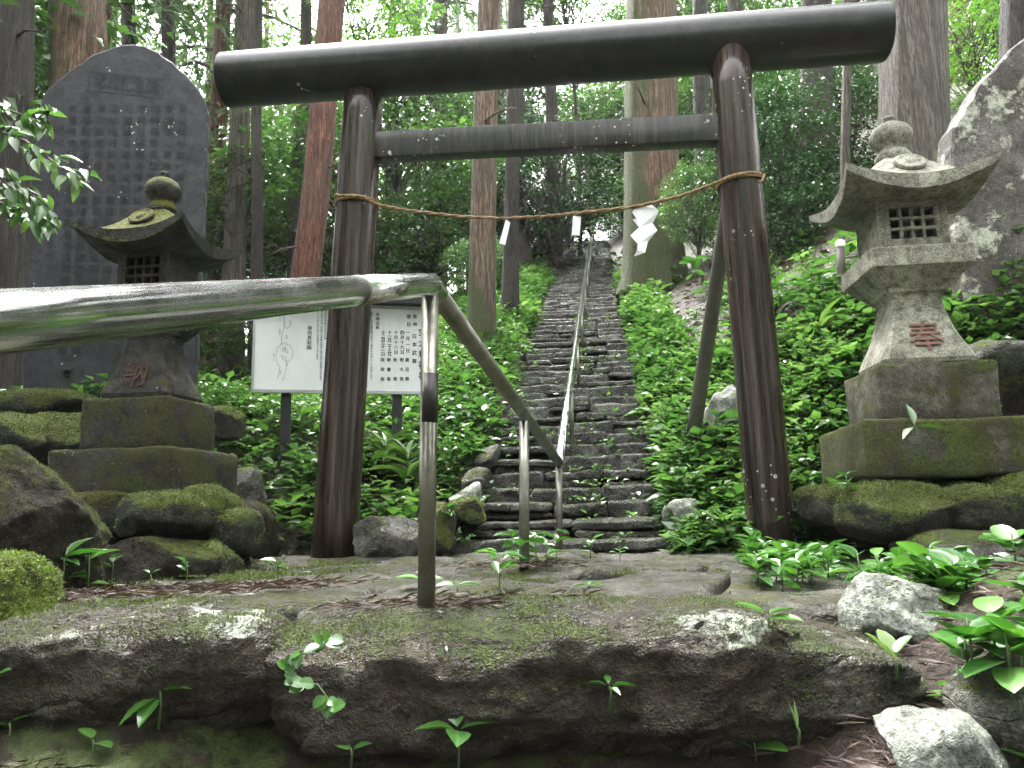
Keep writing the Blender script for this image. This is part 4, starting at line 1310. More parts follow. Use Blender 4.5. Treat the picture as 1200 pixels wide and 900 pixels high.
hero_tree((991, 370), (990, 60), 7.8, 12, 'bark_grey', 'very thin pale trunk beside the right lantern roof', 1, H=13, cz=9, cs=.3, seed=11, flare=.1, stubs=4)
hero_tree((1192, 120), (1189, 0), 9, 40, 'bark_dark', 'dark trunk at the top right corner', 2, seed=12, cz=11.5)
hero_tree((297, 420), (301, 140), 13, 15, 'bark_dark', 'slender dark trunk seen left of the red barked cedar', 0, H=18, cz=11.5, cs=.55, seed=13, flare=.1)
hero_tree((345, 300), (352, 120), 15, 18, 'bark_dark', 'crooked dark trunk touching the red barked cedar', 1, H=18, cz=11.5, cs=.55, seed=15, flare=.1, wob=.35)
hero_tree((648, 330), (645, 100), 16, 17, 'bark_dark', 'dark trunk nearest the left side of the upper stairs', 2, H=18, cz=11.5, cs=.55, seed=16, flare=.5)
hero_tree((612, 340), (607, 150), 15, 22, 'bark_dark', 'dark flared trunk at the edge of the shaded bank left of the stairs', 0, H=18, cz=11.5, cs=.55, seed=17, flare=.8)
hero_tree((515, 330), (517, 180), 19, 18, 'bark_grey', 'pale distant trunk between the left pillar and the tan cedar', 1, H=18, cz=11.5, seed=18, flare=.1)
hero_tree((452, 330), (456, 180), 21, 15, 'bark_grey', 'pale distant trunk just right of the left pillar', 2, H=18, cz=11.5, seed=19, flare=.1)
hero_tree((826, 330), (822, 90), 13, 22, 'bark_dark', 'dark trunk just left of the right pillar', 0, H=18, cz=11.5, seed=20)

# distant forest
def proto_cedar(seed, mat):
    H = 20.0
    ts = np.linspace(0, 1, 16)
    pts = [Vector((noise.noise(Vector((t*2, seed, 1)))*.25*t, noise.noise(Vector((t*2, seed, 7)))*.25*t, H*t-.3)) for t in ts]
    g = trunk_geo(pts, .21*(1-.75*ts), seed, ns=12, flare=.3, stubs=14, stub_z=(2, 8))
    return add_mat(mesh_np('trunk', g.verts(), g.F, True), M[mat])
TR = [proto_cedar(40, 'bark_grey'), proto_cedar(41, 'bark_grey'), proto_cedar(42, 'bark_red')]
frng = random.Random(8)
def in_stairs(x, y, w):
    dx, dy = x-ST0.x, y-ST0.y
    return abs(dx*RT.x+dy*RT.y) < w and dy > -1
spots = []
tries = 0
while len(spots) < 38 and tries < 4000:
    tries += 1
    y = frng.uniform(13.5, 46)
    x = frng.uniform(-.80*y, .80*y)
    if in_stairs(x, y, 2.3 if y < 24 else 2.8): continue
    if any((x-a)**2+(y-b)**2 < 5.0 for a, b in spots): continue
    spots.append((x, y))
for k, (x, y) in enumerate(spots):
    z = terrain(x, y)
    s = frng.uniform(.8, 1.3)
    side = 'left' if x < .115*y else 'right'
    root = thing('cedar_tree', (x, y, z), 'slender cedar trunk standing far back in the forest %s of the stairs' % side, 'tree', 'distant cedars %s of the stairs' % side)
    a = frng.uniform(0, 6.28)
    o = link('trunk', TR[k % 3], None, root, (x, y, z)); o.scale = (s, s, s*1.05); o.rotation_euler = (frng.uniform(-.03, .03), frng.uniform(-.03, .03), a)
    cz = frng.uniform(3.2, 7.5)
    for q, nm in ((0, 'crown'), (1, 'branches')):
        o = link(nm, CEDAR[k % 3][q], None, root, (x, y, z+cz*s)); o.scale = (s*.95, s*.95, (20.5-cz)*s/11.0); o.rotation_euler = (0, 0, a)

# broadleaved understorey
def broadleaf(seed, H=4.0, Rc=1.55, ncl=130, per=85, L=(.07, .12), flat=.16):
    r = np.random.default_rng(seed); rr = random.Random(seed)
    g = Geo()
    stems = []
    for k in range(rr.choice([2, 3])):
        az = rr.uniform(0, 6.28); ln = rr.uniform(.15, .5)
        pts = [Vector((math.cos(az)*ln*t*H*.35+rr.uniform(-.05, .05)*t, math.sin(az)*ln*t*H*.35+rr.uniform(-.05, .05)*t, -.2+H*.86*t)) for t in np.linspace(0, 1, 8)]
        g.add(*tube(pts, np.linspace(.05, .012, 8), 7, False)); stems.append(pts)
    Ps, Ds, Us, Ls, Rn = [], [], [], [], []
    for c in range(ncl):
        d = r.normal(0, 1, 3); d /= np.linalg.norm(d)
        rad = r.uniform(.45, 1.0)**.6
        ctr = np.array([d[0]*Rc*rad, d[1]*Rc*rad, H*.58+d[2]*H*.43*rad])
        if ctr[2] < .35: ctr[2] = r.uniform(.35, 1.0)
        st = stems[c % len(stems)]
        i = min(7, max(1, int((ctr[2]-.3)/H*8)))
        p0 = np.array(st[i-1])
        mid = (p0+ctr)/2+np.array((0, 0, .08))
        g.add(*tube([p0, mid, ctr], [.014, .009, .004], 4, False))
        m = int(per*r.uniform(.6, 1.2))
        srad = r.uniform(.28, .52)
        az = r.uniform(0, 6.283, m); q = np.sqrt(r.random(m))*srad
        tilt = r.normal(0, .3, 2)
        off = np.stack([np.cos(az)*q, np.sin(az)*q, r.normal(0, flat*.45, m)], 1)
        off[:, 2] += off[:, 0]*tilt[0]+off[:, 1]*tilt[1]-.35*q**2
        Ps.append(ctr+off)
        dd = np.stack([np.cos(az), np.sin(az), -.25+0*az], 1)+r.normal(0, .45, (m, 3)); dd += np.array([d[0], d[1], 0])*.5
        Ds.append(dd)
        U = r.normal(0, .38, (m, 3)); U[:, 2] += 1; Us.append(U)
        Ls.append(r.uniform(*L, m)); Rn.append(np.clip(r.normal(r.uniform(.25, .75), .2, m), 0, 1))
    P, D, U, Lx, Rx_ = map(np.concatenate, (Ps, Ds, Us, Ls, Rn))
    v, f, a = leaves(LA, P, D, U, Lx, r.uniform(.38, .5, len(P)), Rx_)
    return (v, f, a), g
BROAD = {}
for key, mat, args in (('ever', 'leaf_ever', dict(L=(.09, .14), ncl=150, per=70)), ('mid', 'leaf_mid', dict(L=(.08, .13))), ('bright', 'leaf_bright', dict(L=(.09, .15), ncl=90, per=60))):
    BROAD[key] = []
    for s in range(2):
        (v, f, a), g = broadleaf(200+s*7+len(key), **args)
        BROAD[key].append((add_mat(mesh_np('crown', v, f, attrs=a), M[mat]), add_mat(mesh_np('trunk', g.verts(), g.F), M['bark_dark'])))
def shrub_tree(px, py, Y, hpx, key, k, label, group=None, wide=1.0, ground=None):
    """px,py = where its crown's middle shows"""
    c = pix(px, py, Y=Y)
    s = hpx*Y/900/4.0
    gz = terrain(c.x, c.y)
    z = c.z-.58*4.0*s
    root = thing('broadleaf_tree', (c.x, c.y, gz), label, 'tree', group)
    cm, tm = BROAD[key][k % 2]
    a = (px*.37+Y) % 6.28
    for me, nm in ((tm, 'trunk'), (cm, 'crown')):
        o = link(nm, me, None, root, (c.x, c.y, z)); o.scale = (s*wide, s*wide, s); o.rotation_euler = (0, 0, a)
    if z-gz > .1:
        V, F = tube([Vector((c.x, c.y, gz-.2)), Vector((c.x+.04, c.y, (gz+z)/2)), Vector((c.x, c.y, z+.4*s))], [.07*s, .06*s, .05*s], 8)
        put('lower_trunk', V, F, M['bark_dark'], root, smooth=True)
    return root
ST = [
 (905, 170, 9.2, 200, 'ever', 0, 'dense glossy evergreen right of the right pillar, under the beam', 1.1),
 (930, 260, 8.6, 170, 'ever', 1, 'dark glossy evergreen low between the right pillar and the lantern', 1.15),
 (975, 150, 10.5, 210, 'ever', 0, 'dark evergreen behind the thin pale trunk', 1.1),
 (865, 260, 10.5, 150, 'mid', 1, 'light leaved sapling directly behind the right pillar', 1.0),
 (815, 235, 9.6, 120, 'mid', 0, 'pale green sprays hanging beside the massive cedar', .9),
 (650, 215, 15, 190, 'ever', 1, 'round evergreen left of the upper stairs, under the rope', 1.15),
 (610, 250, 17, 150, 'ever', 0, 'shaded evergreen behind the flared dark trunk', 1.2),
 (545, 215, 17, 160, 'mid', 1, 'grey green tree between the two slim cedars', 1.1),
 (500, 270, 15, 150, 'mid', 0, 'grey green tree behind the notice board', 1.2),
 (470, 140, 18, 190, 'mid', 1, 'pale tree crown under the left end of the tie beam', 1.2),
 (330, 230, 19, 200, 'mid', 0, 'misty tree between the dark stele and the left pillar', 1.2),
 (270, 270, 15, 170, 'mid', 1, 'misty tree right behind the left lantern', 1.1),
 (270, 380, 12, 110, 'mid', 0, 'low leafy bush right of the left lantern shaft', 1.3),
 (330, 110, 22, 190, 'mid', 1, 'pale tree crown just under the left end of the top beam', 1.2),
 (560, 310, 12.5, 90, 'mid', 0, 'low bush at the foot of the tan cedar', 1.2),
 (585, 120, 22, 200, 'ever', 1, 'far evergreen crown behind the tie beam', 1.1),
 (690, 170, 26, 190, 'mid', 0, 'distant hazy crown above the top of the stairs', 1.1),
 (715, 255, 24, 90, 'bright', 1, 'yellow green sapling at the right of the stair top', 1.0),
 (655, 265, 25, 90, 'bright', 0, 'bright sapling at the left of the stair top', 1.0),
 (1145, 60, 11, 210, 'bright', 1, 'bright yellow green tree between the grey cedar and the right stele', 1.0),
 (1140, 190, 10, 150, 'mid', 0, 'green tree in the gap left of the right stele', 1.0),
 (850, 110, 16, 170, 'mid', 0, 'tree crown in the corner under the beam beside the right pillar', 1.2),
 (725, 120, 24, 190, 'mid', 1, 'distant crown left of the massive cedar', 1.1),
 (440, 40, 16, 170, 'bright', 0, 'bright leaves above the left half of the top beam', 1.3),
 (670, 20, 17, 160, 'mid', 0, 'leafy crown above the middle of the top beam', 1.2),
 (1010, 250, 9, 150, 'ever', 1, 'black green evergreen behind the right lantern', 1.2),
 (12, 130, 10, 180, 'mid', 0, 'leafy tree at the far left edge', .9),
 (735, 240, 19, 90, 'mid', 0, 'low bush close behind the massive cedar', 1.3),
 (690, 225, 30, 90, 'bright', 1, 'bright leaves beyond the very top of the stairs', 1.5),
 (800, 245, 17, 110, 'ever', 1, 'shaded bush between the massive cedar and the right pillar', 1.3),
 (845, 235, 19, 120, 'mid', 1, 'pale bush high on the bank behind the right pillar', 1.4)]
for (px, py, Y, h, key, k, lab, wd) in ST: shrub_tree(px, py, Y, h, key, k, lab, None, wd)
# filler undergrowth trees further back
n = 0
while n < 34:
    y = frng.uniform(15, 42); x = frng.uniform(-.75*y, .75*y)
    if in_stairs(x, y, 2.2 if y < 22.5 else 1.2): continue
    z = terrain(x, y); s = frng.uniform(.8, 1.6)
    side = 'left' if x < .115*y else 'right'
    root = thing('broadleaf_tree', (x, y, z), 'small leafy tree deep in the forest %s of the stairs' % side, 'tree', 'understorey trees %s of the stairs' % side)
    key = ('mid', 'mid', 'ever')[n % 3]
    for q, nm in ((1, 'trunk'), (0, 'crown')):
        o = link(nm, BROAD[key][n % 2][q], None, root, (x, y, z)); o.scale = (s*1.2, s*1.2, s); o.rotation_euler = (0, 0, n*1.1)
    n += 1

# ------------------------------------------------------------------ ground cover
def cover(n, region, seed, dens_thr, L=(.05, .115), hh=(.04, .28)):
    r = np.random.default_rng(seed)
    Ps, Ds, Us, Ls, Ws, Rn = [], [], [], [], [], []
    cnt = tr = 0
    while cnt < n and tr < n*12:
        tr += 1
        x, y = region(r)
        dx, dy = x-ST0.x, y-ST0.y
        u = dx*RT.x+dy*RT.y; v = dx*FW.x+dy*FW.y
        if abs(u) < .62+.05*r.random() and v > -.1: continue
        nz = noise.fractal(Vector((x*1.3, y*1.3, seed)), 1, 2, 3)
        if nz < dens_thr(x, y, u, v) + r.normal(0, .08): continue
        cnt += 1
        z = terrain(x, y)
        h = r.uniform(*hh)*(1.0 if y < 9 else 1.2)
        k = int(r.integers(5, 10))
        az = r.uniform(0, 6.283)+np.arange(k)*2.399
        el = r.uniform(-.15, .6, k)
        q = r.uniform(.35, 1, k)
        P = np.stack([x+np.cos(az)*.035, y+np.sin(az)*.035, z+h*q], 1)
        Ps.append(P); Ds.append(np.stack([np.cos(az)*np.cos(el), np.sin(az)*np.cos(el), np.sin(el)], 1))
        U = r.normal(0, .25, (k, 3)); U[:, 2] += 1; Us.append(U)
        base = r.uniform(*L)*(1 if y < 10 else 1.25)
        Ls.append(base*r.uniform(.7, 1.15, k)); Ws.append(np.full(k, r.uniform(.42, .7)))
        Rn.append(np.clip(r.normal(np.clip(.42+noise.noise(Vector((x*1.7, y*1.7, 8)))*.9, .1, .95), .2, k), 0, 1))
    return leaves(LA, *map(np.concatenate, (Ps, Ds, Us, Ls, Ws, Rn)))
def regL(r):
    v = r.uniform(.1, 1)**1.5*15; u = -r.uniform(.62, 1)**1.0
    v = 13.5*r.random()**1.35+.05
    u = -(.62+ (4.5+.25*v)*r.random()**1.25)
    p = ST0+RT*u+FW*v
    return p.x, p.y
def regR(r):
    v = 10.5*r.random()**1.3-.2
    u = .62+(3.2+.2*v)*r.random()**1.2
    p = ST0+RT*u+FW*v
    return p.x, p.y
def thrL(x, y, u, v):
    t = -.32
    if v < 1.6 and u > -2.6: t = .18-.25*v
    if u < -2.3 and v > 3: t -= .25
    if v > 8.5 and u < -1.3: t += .1
    return t
def thrR(x, y, u, v):
    t = -.20
    if v > 4.2: t = -.1+.07*(v-4.2)+.10*max(0, u-1.5)
    if u > 1.1: t += .55*sstep(1.8, 3.4, v)
    return t
v, f, a = cover(9500, regL, 3, thrL)
tag(put('ground_cover', v, f, M['leaf_cover'], attrs=a), 'wet green ground cover on the slope left of the stairs', kind='stuff')
v, f, a = cover(7000, regR, 4, thrR)
tag(put('ground_cover', v, f, M['leaf_cover'], attrs=a), 'wet green ground cover on the bank right of the stairs', kind='stuff')
v, f, a = cover(520, regL, 13, lambda x, y, u, v: -.15, (.11, .19), (.10, .34))
tag(put('ground_cover', v, f, M['leaf_mid'], attrs=a), 'taller broad leaved herbs standing out of the left slope', kind='stuff')
v, f, a = cover(420, regR, 14, lambda x, y, u, v: max(-.15, thrR(x, y, u, v)), (.11, .19), (.10, .34))
tag(put('ground_cover', v, f, M['leaf_mid'], attrs=a), 'taller broad leaved herbs standing out of the right bank', kind='stuff')
# weeds growing on the steps
r = np.random.default_rng(9)
Ps, Ds, Us, Ls = [], [], [], []
for q in range(150):
    i = int(abs(r.normal(0, 14))); 
    if i >= 60: continue
    u = r.choice([r.uniform(-.6, .6), r.normal(.12, .12), r.normal(.6, .1), r.normal(-.6, .08)])
    p = stair_pt(u, i*TREAD+r.uniform(.0, .05), (i+1)*RISE-.02)
    k = int(r.integers(4, 9)); az = r.uniform(0, 6.28)+np.arange(k)*2.4; el = r.uniform(-.2, .7, k)
    sp = r.uniform(.01, .07)
    Ps.append(np.stack([p.x+np.cos(az)*sp, p.y+np.sin(az)*sp*.5-.02, p.z+r.uniform(0, .06, k)], 1))
    Ds.append(np.stack([np.cos(az), np.sin(az), np.sin(el)], 1)); U = r.normal(0, .25, (k, 3)); U[:, 2] += 1; Us.append(U)
    Ls.append(r.uniform(.025, .07, k))
P, D, U, L = map(np.concatenate, (Ps, Ds, Us, Ls))
v, f, a = leaves(LA, P, D, U, L, .55)
tag(put('step_weeds', v, f, M['leaf_cover'], attrs=a), 'tiny green weeds sprouting between the stair stones', kind='stuff')

# cedar litter and leaf litter
def litter(n, reg, Lr, wr, mat, label, name, seed, zf, lift=.004, tpl=LA):
    r = np.random.default_rng(seed)
    XY = np.array([reg(r) for _ in range(n)])
    Z = np.array([zf(x, y) for x, y in XY])+lift+r.random(n)*lift*2
    az = r.uniform(0, 6.283, n)
    D = np.stack([np.cos(az), np.sin(az), r.normal(.03, .14, n)], 1)
    U = r.normal(0, .3, (n, 3)); U[:, 2] += 1
    v, f, a = leaves(tpl, np.column_stack([XY, Z]), D, U, r.uniform(*Lr, n), r.uniform(*wr, n))
    return tag(put(name, v, f, M[mat], attrs=a), label, kind='stuff')
def blob(cx, cy, sx, sy): return lambda r: (r.normal(cx, sx), r.normal(cy, sy))
def many(L): return lambda r: (lambda b: (r.normal(b[0], b[2]), r.normal(b[1], b[3])))(L[int(r.integers(len(L)))])
litter(2600, many([(-.85, 4.7, .35, .25), (-.6, 4.4, .25, .2), (-1.3, 4.9, .4, .3), (1.9, 7.6, .7, .6), (2.4, 6.6, .5, .5), (-.5, 5.2, .2, .3)]), (.03, .09), (.2, .55), 'litter', 'brown leaf litter on bare soil between plants', 'leaf_litter', 5, terrain, .006)
litter(5200, many([(-2.0, 12, 1.5, 2.5), (-.3, 15, .9, 2), (3.0, 9, 1.3, 1.5), (.2, 12.5, .6, 2)]), (.05, .14), (.3, .6), 'litter', 'brown fallen leaves covering the shaded banks', 'leaf_litter', 6, terrain, .01)
needle_t = (np.array([(-.5, 0, 0), (.5, 0, 0), (.3, .6, .06), (0, 1, -.02)]), np.array([(0, 1, 2), (0, 2, 3)]), np.zeros(4))
litter(2600, many([(-.95, 2.42, .10, .06), (-1.25, 2.3, .10, .08), (-.22, 1.93, .10, .035), (-.05, 2.02, .08, .04), (.02, 3.1, .12, .05), (-.75, 2.5, .1, .05)]), (.02, .08), (.014, .026), 'needle', 'reddish cedar needles gathered on the paving', 'cedar_litter', 7, lambda x, y: .03, .006, needle_t)
litter(4200, many([(-.8, 1.45, .3, .07), (.1, 1.42, .4, .08), (.8, 1.5, .2, .1), (-.2, 1.35, .5, .05), (1.15, 1.7, .2, .2)]), (.02, .08), (.016, .03), 'needle', 'reddish cedar needles on the soil below the edge stones', 'cedar_litter', 8, terrain, .008, needle_t)

# ------------------------------------------------------------------ single plants close to the camera
prng = np.random.default_rng(77)
def leaf_parts(root, T, P, D, U, L, W, mat, name='leaf'):
    for i in range(len(P)):
        v, f, a = leaves(T, P[i:i+1], D[i:i+1], U[i:i+1], np.array([L[i]]), np.array([W[i]]), prng.random(1))
        put(name, v, f, M[mat], root, True, a)
def plant(base, lv, label, cat='plant', group=None, name='leafy_plant', T=LB, mat='leaf_near', stem_h=.05, stem_r=.0025):
    """lv: list of (azimuth deg, elevation deg, length, width ratio, height)"""
    base = Vector(base)
    K = KS[0]; KS[0] = 1.0
    stem_h *= K; lv = [(a_, e_, l_*K, w_, h_*K) for a_, e_, l_, w_, h_ in lv]
    root = thing(name, base, label, cat, group)
    top = base+Vector((0, 0, stem_h))
    V, F = tube([base-Vector((0, 0, .02)), base.lerp(top, .5)+Vector((.003, 0, 0)), top], [stem_r, stem_r, stem_r*.7], 6); put('stem', V, F, M['stem'], root, True)
    P, D, U, L, W = [], [], [], [], []
    for az, el, l, w, h in lv:
        a, e = R(az), R(el)
        d = np.array([math.cos(a)*math.cos(e), math.sin(a)*math.cos(e), math.sin(e)])
        P.append(np.array(base)+np.array((0, 0, h))+d*.006); D.append(d)
        U.append(np.array([-math.cos(a)*math.sin(e), -math.sin(a)*math.sin(e), math.cos(e)])+prng.normal(0, .15, 3)); L.append(l); W.append(w)
    leaf_parts(root, T, np.array(P), np.array(D), np.array(U), L, W, mat)
    return root
def whorl(n, L, w, h, el=(0, 35), az0=None):
    a0 = prng.uniform(0, 360) if az0 is None else az0
    return [(a0+360/n*i*(1 if n < 5 else 1.0)+prng.normal(0, 14), prng.uniform(*el), L*prng.uniform(.65, 1.1), w*prng.uniform(.9, 1.1), h*prng.uniform(.25, 1)) for i in range(n)]
from mathutils.bvhtree import BVHTree
_v, _f, _n = [], [], 0
for V, F in SURF:
    _v += np.asarray(V).tolist(); _f += [[int(i)+_n for i in q] for q in F]; _n += len(V)
GROUND = BVHTree.FromPolygons(_v, _f)
KS = [1.0]
def atpx(px, py, Y):
    """root of the plant: where this sight line meets stone or soil; KS keeps its seen size"""
    d = (CAM_M @ Vector(((px-600)/900, (450-py)/900, -1.0))).normalized()
    p, nrm_, idx, dist = GROUND.ray_cast(Vector((0, 0, EYE)), d, 30)
    if p is None or not .6 < p.y/Y < 1.7:
        return pix(px, py, Y=Y)
    KS[0] = p.y/Y
    if nrm_.z < .5: p = p+Vector((0, -.035, .0))
    return p
def gnd(px, Y, dz=0.0):
    p = pix(px, 650, Y=Y)
    h, nrm_, idx, dist = GROUND.ray_cast(Vector((p.x, p.y, p.z+1.2)), Vector((0, 0, -1)), 5)
    return Vector((p.x, p.y, (h.z if h is not None else 0)+dz))
# four-leaved seedlings
plant(atpx(195, 838, 1.52), [(175, 8, .062, .52, .045), (-5, 12, .055, .55, .05), (-100, -25, .065, .6, .04), (-135, -20, .075, .45, .04), (80, 35, .04, .5, .05)], 'seedling with long toothed leaves in front of the left edge stone', stem_h=.05)
plant(atpx(538, 888, 1.32), [(100, 60, .055, .62, .05), (-5, 18, .062, .5, .05), (190, 12, .065, .5, .05), (-85, 0, .055, .75, .05)], 'four leaved seedling at the bottom centre of the picture', stem_h=.05)
plant(atpx(712, 812, 1.58), [(165, 12, .045, .35, .02), (10, 5, .05, .3, .02), (-60, -10, .03, .4, .02), (95, 35, .03, .5, .02)], 'small narrow leaved seedling on the face of the wide edge stone', stem_h=.02)
plant(atpx(885, 892, 1.3), [(170, 20, .06, .8, .02), (-40, 10, .05, .85, .02), (60, 30, .04, .8, .02)], 'pair of round leaves at the bottom edge below the wide stone', T=LR, stem_h=.03)
plant(atpx(108, 882, 1.33), [(150, 25, .035, .7, .02), (-20, 0, .035, .8, .015)], 'tiny two leaved seedling on the litter at the lower left', T=LR, stem_h=.02)
plant(atpx(10, 862, 1.36), [(20, 20, .035, .8, .02), (160, 10, .04, .8, .015)], 'small round leaf at the lower left edge', T=LR, stem_h=.02)
plant(atpx(415, 885, 1.32), [(10, 20, .03, .7, .015), (150, 15, .028, .8, .015)], 'tiny round leaved sprout left of the bottom seedling', T=LR, stem_h=.02)
plant(atpx(0, 812, 1.5), [(-20, 30, .05, .6, .03), (-80, 0, .05, .5, .03)], 'leaf poking in at the left edge beside the pale edge stone', stem_h=.04)
plant(atpx(524, 772, 1.66), [(100, 40, .018, .4, .01), (0, 20, .02, .4, .01), (180, 15, .018, .4, .01)], 'tiny sprout high on the face of the wide edge stone', stem_h=.012, stem_r=.0015)
# creeping vine over the gap between the edge stones
root = thing('creeping_vine', atpx(370, 800, 1.62), 'creeping vine with round leaves hanging over the gap between the edge stones', 'vine')
vp = [(392, 745), (372, 758), (345, 764), (335, 785), (352, 800), (372, 802), (385, 820), (392, 830)]
vw = [pix(x, y, Y=1.635-.02*(i % 2)) for i, (x, y) in enumerate(vp)]
V, F = tube(vw, .0018, 5); put('stem', V, F, M['stem'], root, True)
P, D, U, L, W = [], [], [], [], []
for i in range(26):
    t = prng.random()*(len(vw)-1.001); k = int(t); p = vw[k].lerp(vw[k+1], t-k)
    a = prng.uniform(0, 6.28)
    P.append(tuple(p+Vector((0, -.01, 0)))); D.append((math.cos(a)*.9, -.35, math.sin(a)*.55)); U.append((prng.normal(0, .3), -.7, .9)); L.append(prng.uniform(.02, .034)); W.append(prng.uniform(.75, .95))
leaf_parts(root, LR, np.array(P), np.array(D), np.array(U), L, W, 'leaf_near')
# plants on the paving edge, left
plant(atpx(108, 690, 2.32), whorl(4, .085, .5, .10, (5, 40))+whorl(3, .07, .55, .05, (0, 20)), 'bushy seedling beside the mossy stump', stem_h=.1)
plant(atpx(80, 676, 2.4), [(160, 20, .12, .35, .05), (60, 40, .10, .35, .06), (10, 15, .12, .35, .06), (-30, 0, .08, .4, .05)], 'long leaved plant at the foot of the big dark boulder', stem_h=.06)
plant(atpx(136, 680, 2.55), whorl(4, .045, .6, .07, (20, 50)), 'upright small seedling left of the low mossy rubble', stem_h=.07)
plant(atpx(218, 683, 2.6), whorl(5, .05, .55, .07, (0, 40)), 'small pale seedling in front of the left lantern rubble', stem_h=.07)
plant(atpx(176, 684, 2.5), [(20, 30, .03, .7, .03), (170, 30, .03, .7, .03)], 'tiny two leaved sprout in front of the left lantern', stem_h=.03)
plant(atpx(325, 672, 3.3), whorl(6, .07, .6, .05, (0, 35)), 'low green plant on the moss left of the left pillar', stem_h=.05)
plant(atpx(330, 610, 4.6), whorl(7, .08, .6, .10, (0, 35)), 'leafy plant on bare soil left of the left pillar', stem_h=.1)
plant(atpx(492, 690, 2.1), [(180, 10, .06, .6, .025), (150, 15, .05, .7, .02), (10, 8, .06, .55, .02), (-40, 0, .05, .7, .015)], 'flat leaves at the base of the first rail post', T=LR, stem_h=.025)
plant(atpx(535, 695, 2.15), [(190, 8, .05, .55, .02), (5, 8, .06, .45, .02), (80, 15, .04, .6, .02)], 'thin leaved sprout right of the first rail post', stem_h=.02)
for k, (x, y, Y) in enumerate(((612, 668, 3.15), (628, 662, 3.25), (652, 655, 3.3), (600, 658, 3.4), (640, 668, 3.1), (585, 690, 2.5))):
    plant(atpx(x, y, Y), whorl(7, .085, .5, .12, (-5, 40)), 'leafy clump of weeds around the second rail post', 'plant', 'weeds around the second rail post', stem_h=.11)
plant(atpx(692, 654, 3.7), whorl(6, .07, .5, .09, (0, 40)), 'small weed at the foot of the stairs right of the rail', stem_h=.09)
plant(atpx(690, 690, 2.5), [(0, 10, .05, .6, .01), (180, 5, .05, .6, .01), (90, 20, .04, .6, .01)], 'flat green leaf lying in a crack of the paving', stem_h=.012)
plant(atpx(725, 658, 3.9), whorl(5, .055, .55, .07, (0, 40)), 'small weed by the right half of the first step', stem_h=.07)
plant(atpx(545, 640, 4.3), whorl(7, .09, .55, .14, (0, 40)), 'leafy weed at the left corner of the first step', stem_h=.14)
plant(atpx(530, 615, 4.5), whorl(7, .09, .55, .14, (0, 40)), 'leafy weed beside the mossy rock left of the steps', stem_h=.14)
plant(atpx(845, 632, 3.9), whorl(7, .075, .55, .08, (0, 40)), 'leafy weed left of the right pillar base', stem_h=.08)
plant(atpx(812, 640, 4.1), whorl(6, .065, .55, .08, (0, 40)), 'small leafy weed at the right foot of the stairs', stem_h=.08)
plant(atpx(900, 735, 2.0), [(160, 25, .075, .75, .03), (10, 15, .07, .5, .03), (-30, 5, .08, .4, .02)], 'big leaved sprout in the crack left of the white rock', T=LR, stem_h=.03)
# cluster right of the paving
def clump(n, xr, Yr, L, w, h, T, label, group, nl=9):
    for k in range(n):
        plant(gnd(prng.uniform(*xr), prng.uniform(*Yr)), whorl(nl, L, w, h, (-15, 45)), label, 'plant', group, T=T, stem_h=h)
clump(34, (880, 1000), (2.45, 3.6), .078, .55, .10, LB, 'leafy plant in the dense green clump in front of the right pillar', 'green clump in front of the right pillar')
clump(18, (1000, 1130), (2.3, 3.0), .09, .6, .10, LB, 'broad leaved plant behind the white rock', 'plants behind the white rock', 8)
clump(18, (1080, 1215), (1.85, 2.5), .085, .66, .09, LR, 'low broad leaved plant right of the white rock', 'plants right of the white rock', 7)
clump(15, (1105, 1230), (1.36, 1.75), .080, .68, .09, LR, 'round leaved plant in the lower right corner', 'round leaved plants in the lower right corner', 6)
plant(atpx(1040, 780, 1.8), [(100, 55, .07, .6, .02), (170, 50, .075, .5, .02), (20, 40, .06, .5, .03)], 'yellow green upright leaves at the foot of the white rock', T=LR, stem_h=.02, mat='leaf_sasa')
plant(pix(1072, 505, Y=3.52), [(80, 65, .13, .28, .02), (-10, 0, .13, .22, .02), (200, -30, .09, .5, .02)], 'lone sprout growing from the mossy base of the right lantern', stem_h=.03, mat='leaf_sasa')
plant(pix(935, 860, Y=1.42), [(80, 80, .05, .12, .0), (100, 70, .045, .12, 0)], 'thin grass blade under the right end of the wide stone', stem_h=.01, mat='leaf_sasa')
# bamboo grass and fern clumps behind the left pillar
for k, (x, y, Y, n_) in enumerate(((452, 540, 5.4, 26), (478, 560, 5.2, 18))):
    b = pix(x, y, Y=Y); b.z = terrain(b.x, b.y)
    plant(b, [(prng.uniform(0, 360), prng.uniform(-5, 60), prng.uniform(.18, .30), .13, prng.uniform(.1, .30)) for _ in range(n_)], ['spiky bamboo grass clump under the notice board', 'spiky bamboo grass clump left of the first rail post'][k], 'bamboo grass', name='bamboo_grass', T=LS, mat='leaf_sasa', stem_h=.28)
b = pix(962, 400, Y=5.9)
plant(b, [(prng.uniform(0, 360), prng.uniform(0, 55), prng.uniform(.18, .30), .14, prng.uniform(.0, .12)) for _ in range(22)], 'spiky pale green plant on the bank behind the right lantern', 'plant', T=LS, mat='leaf_sasa', stem_h=.1)
for k, (x, y, Y) in enumerate(((815, 330, 7.5), (900, 380, 6.5), (912, 350, 6.8))):
    plant(pix(x, y, Y=Y), whorl(7, .16, .6, .25, (-10, 40)), ['broad leaved plant beside the prop pole top', 'broad leaved plant right of the right pillar', 'tall broad leaved plant right of the right pillar'][k], T=LR, stem_h=.3, stem_r=.005)
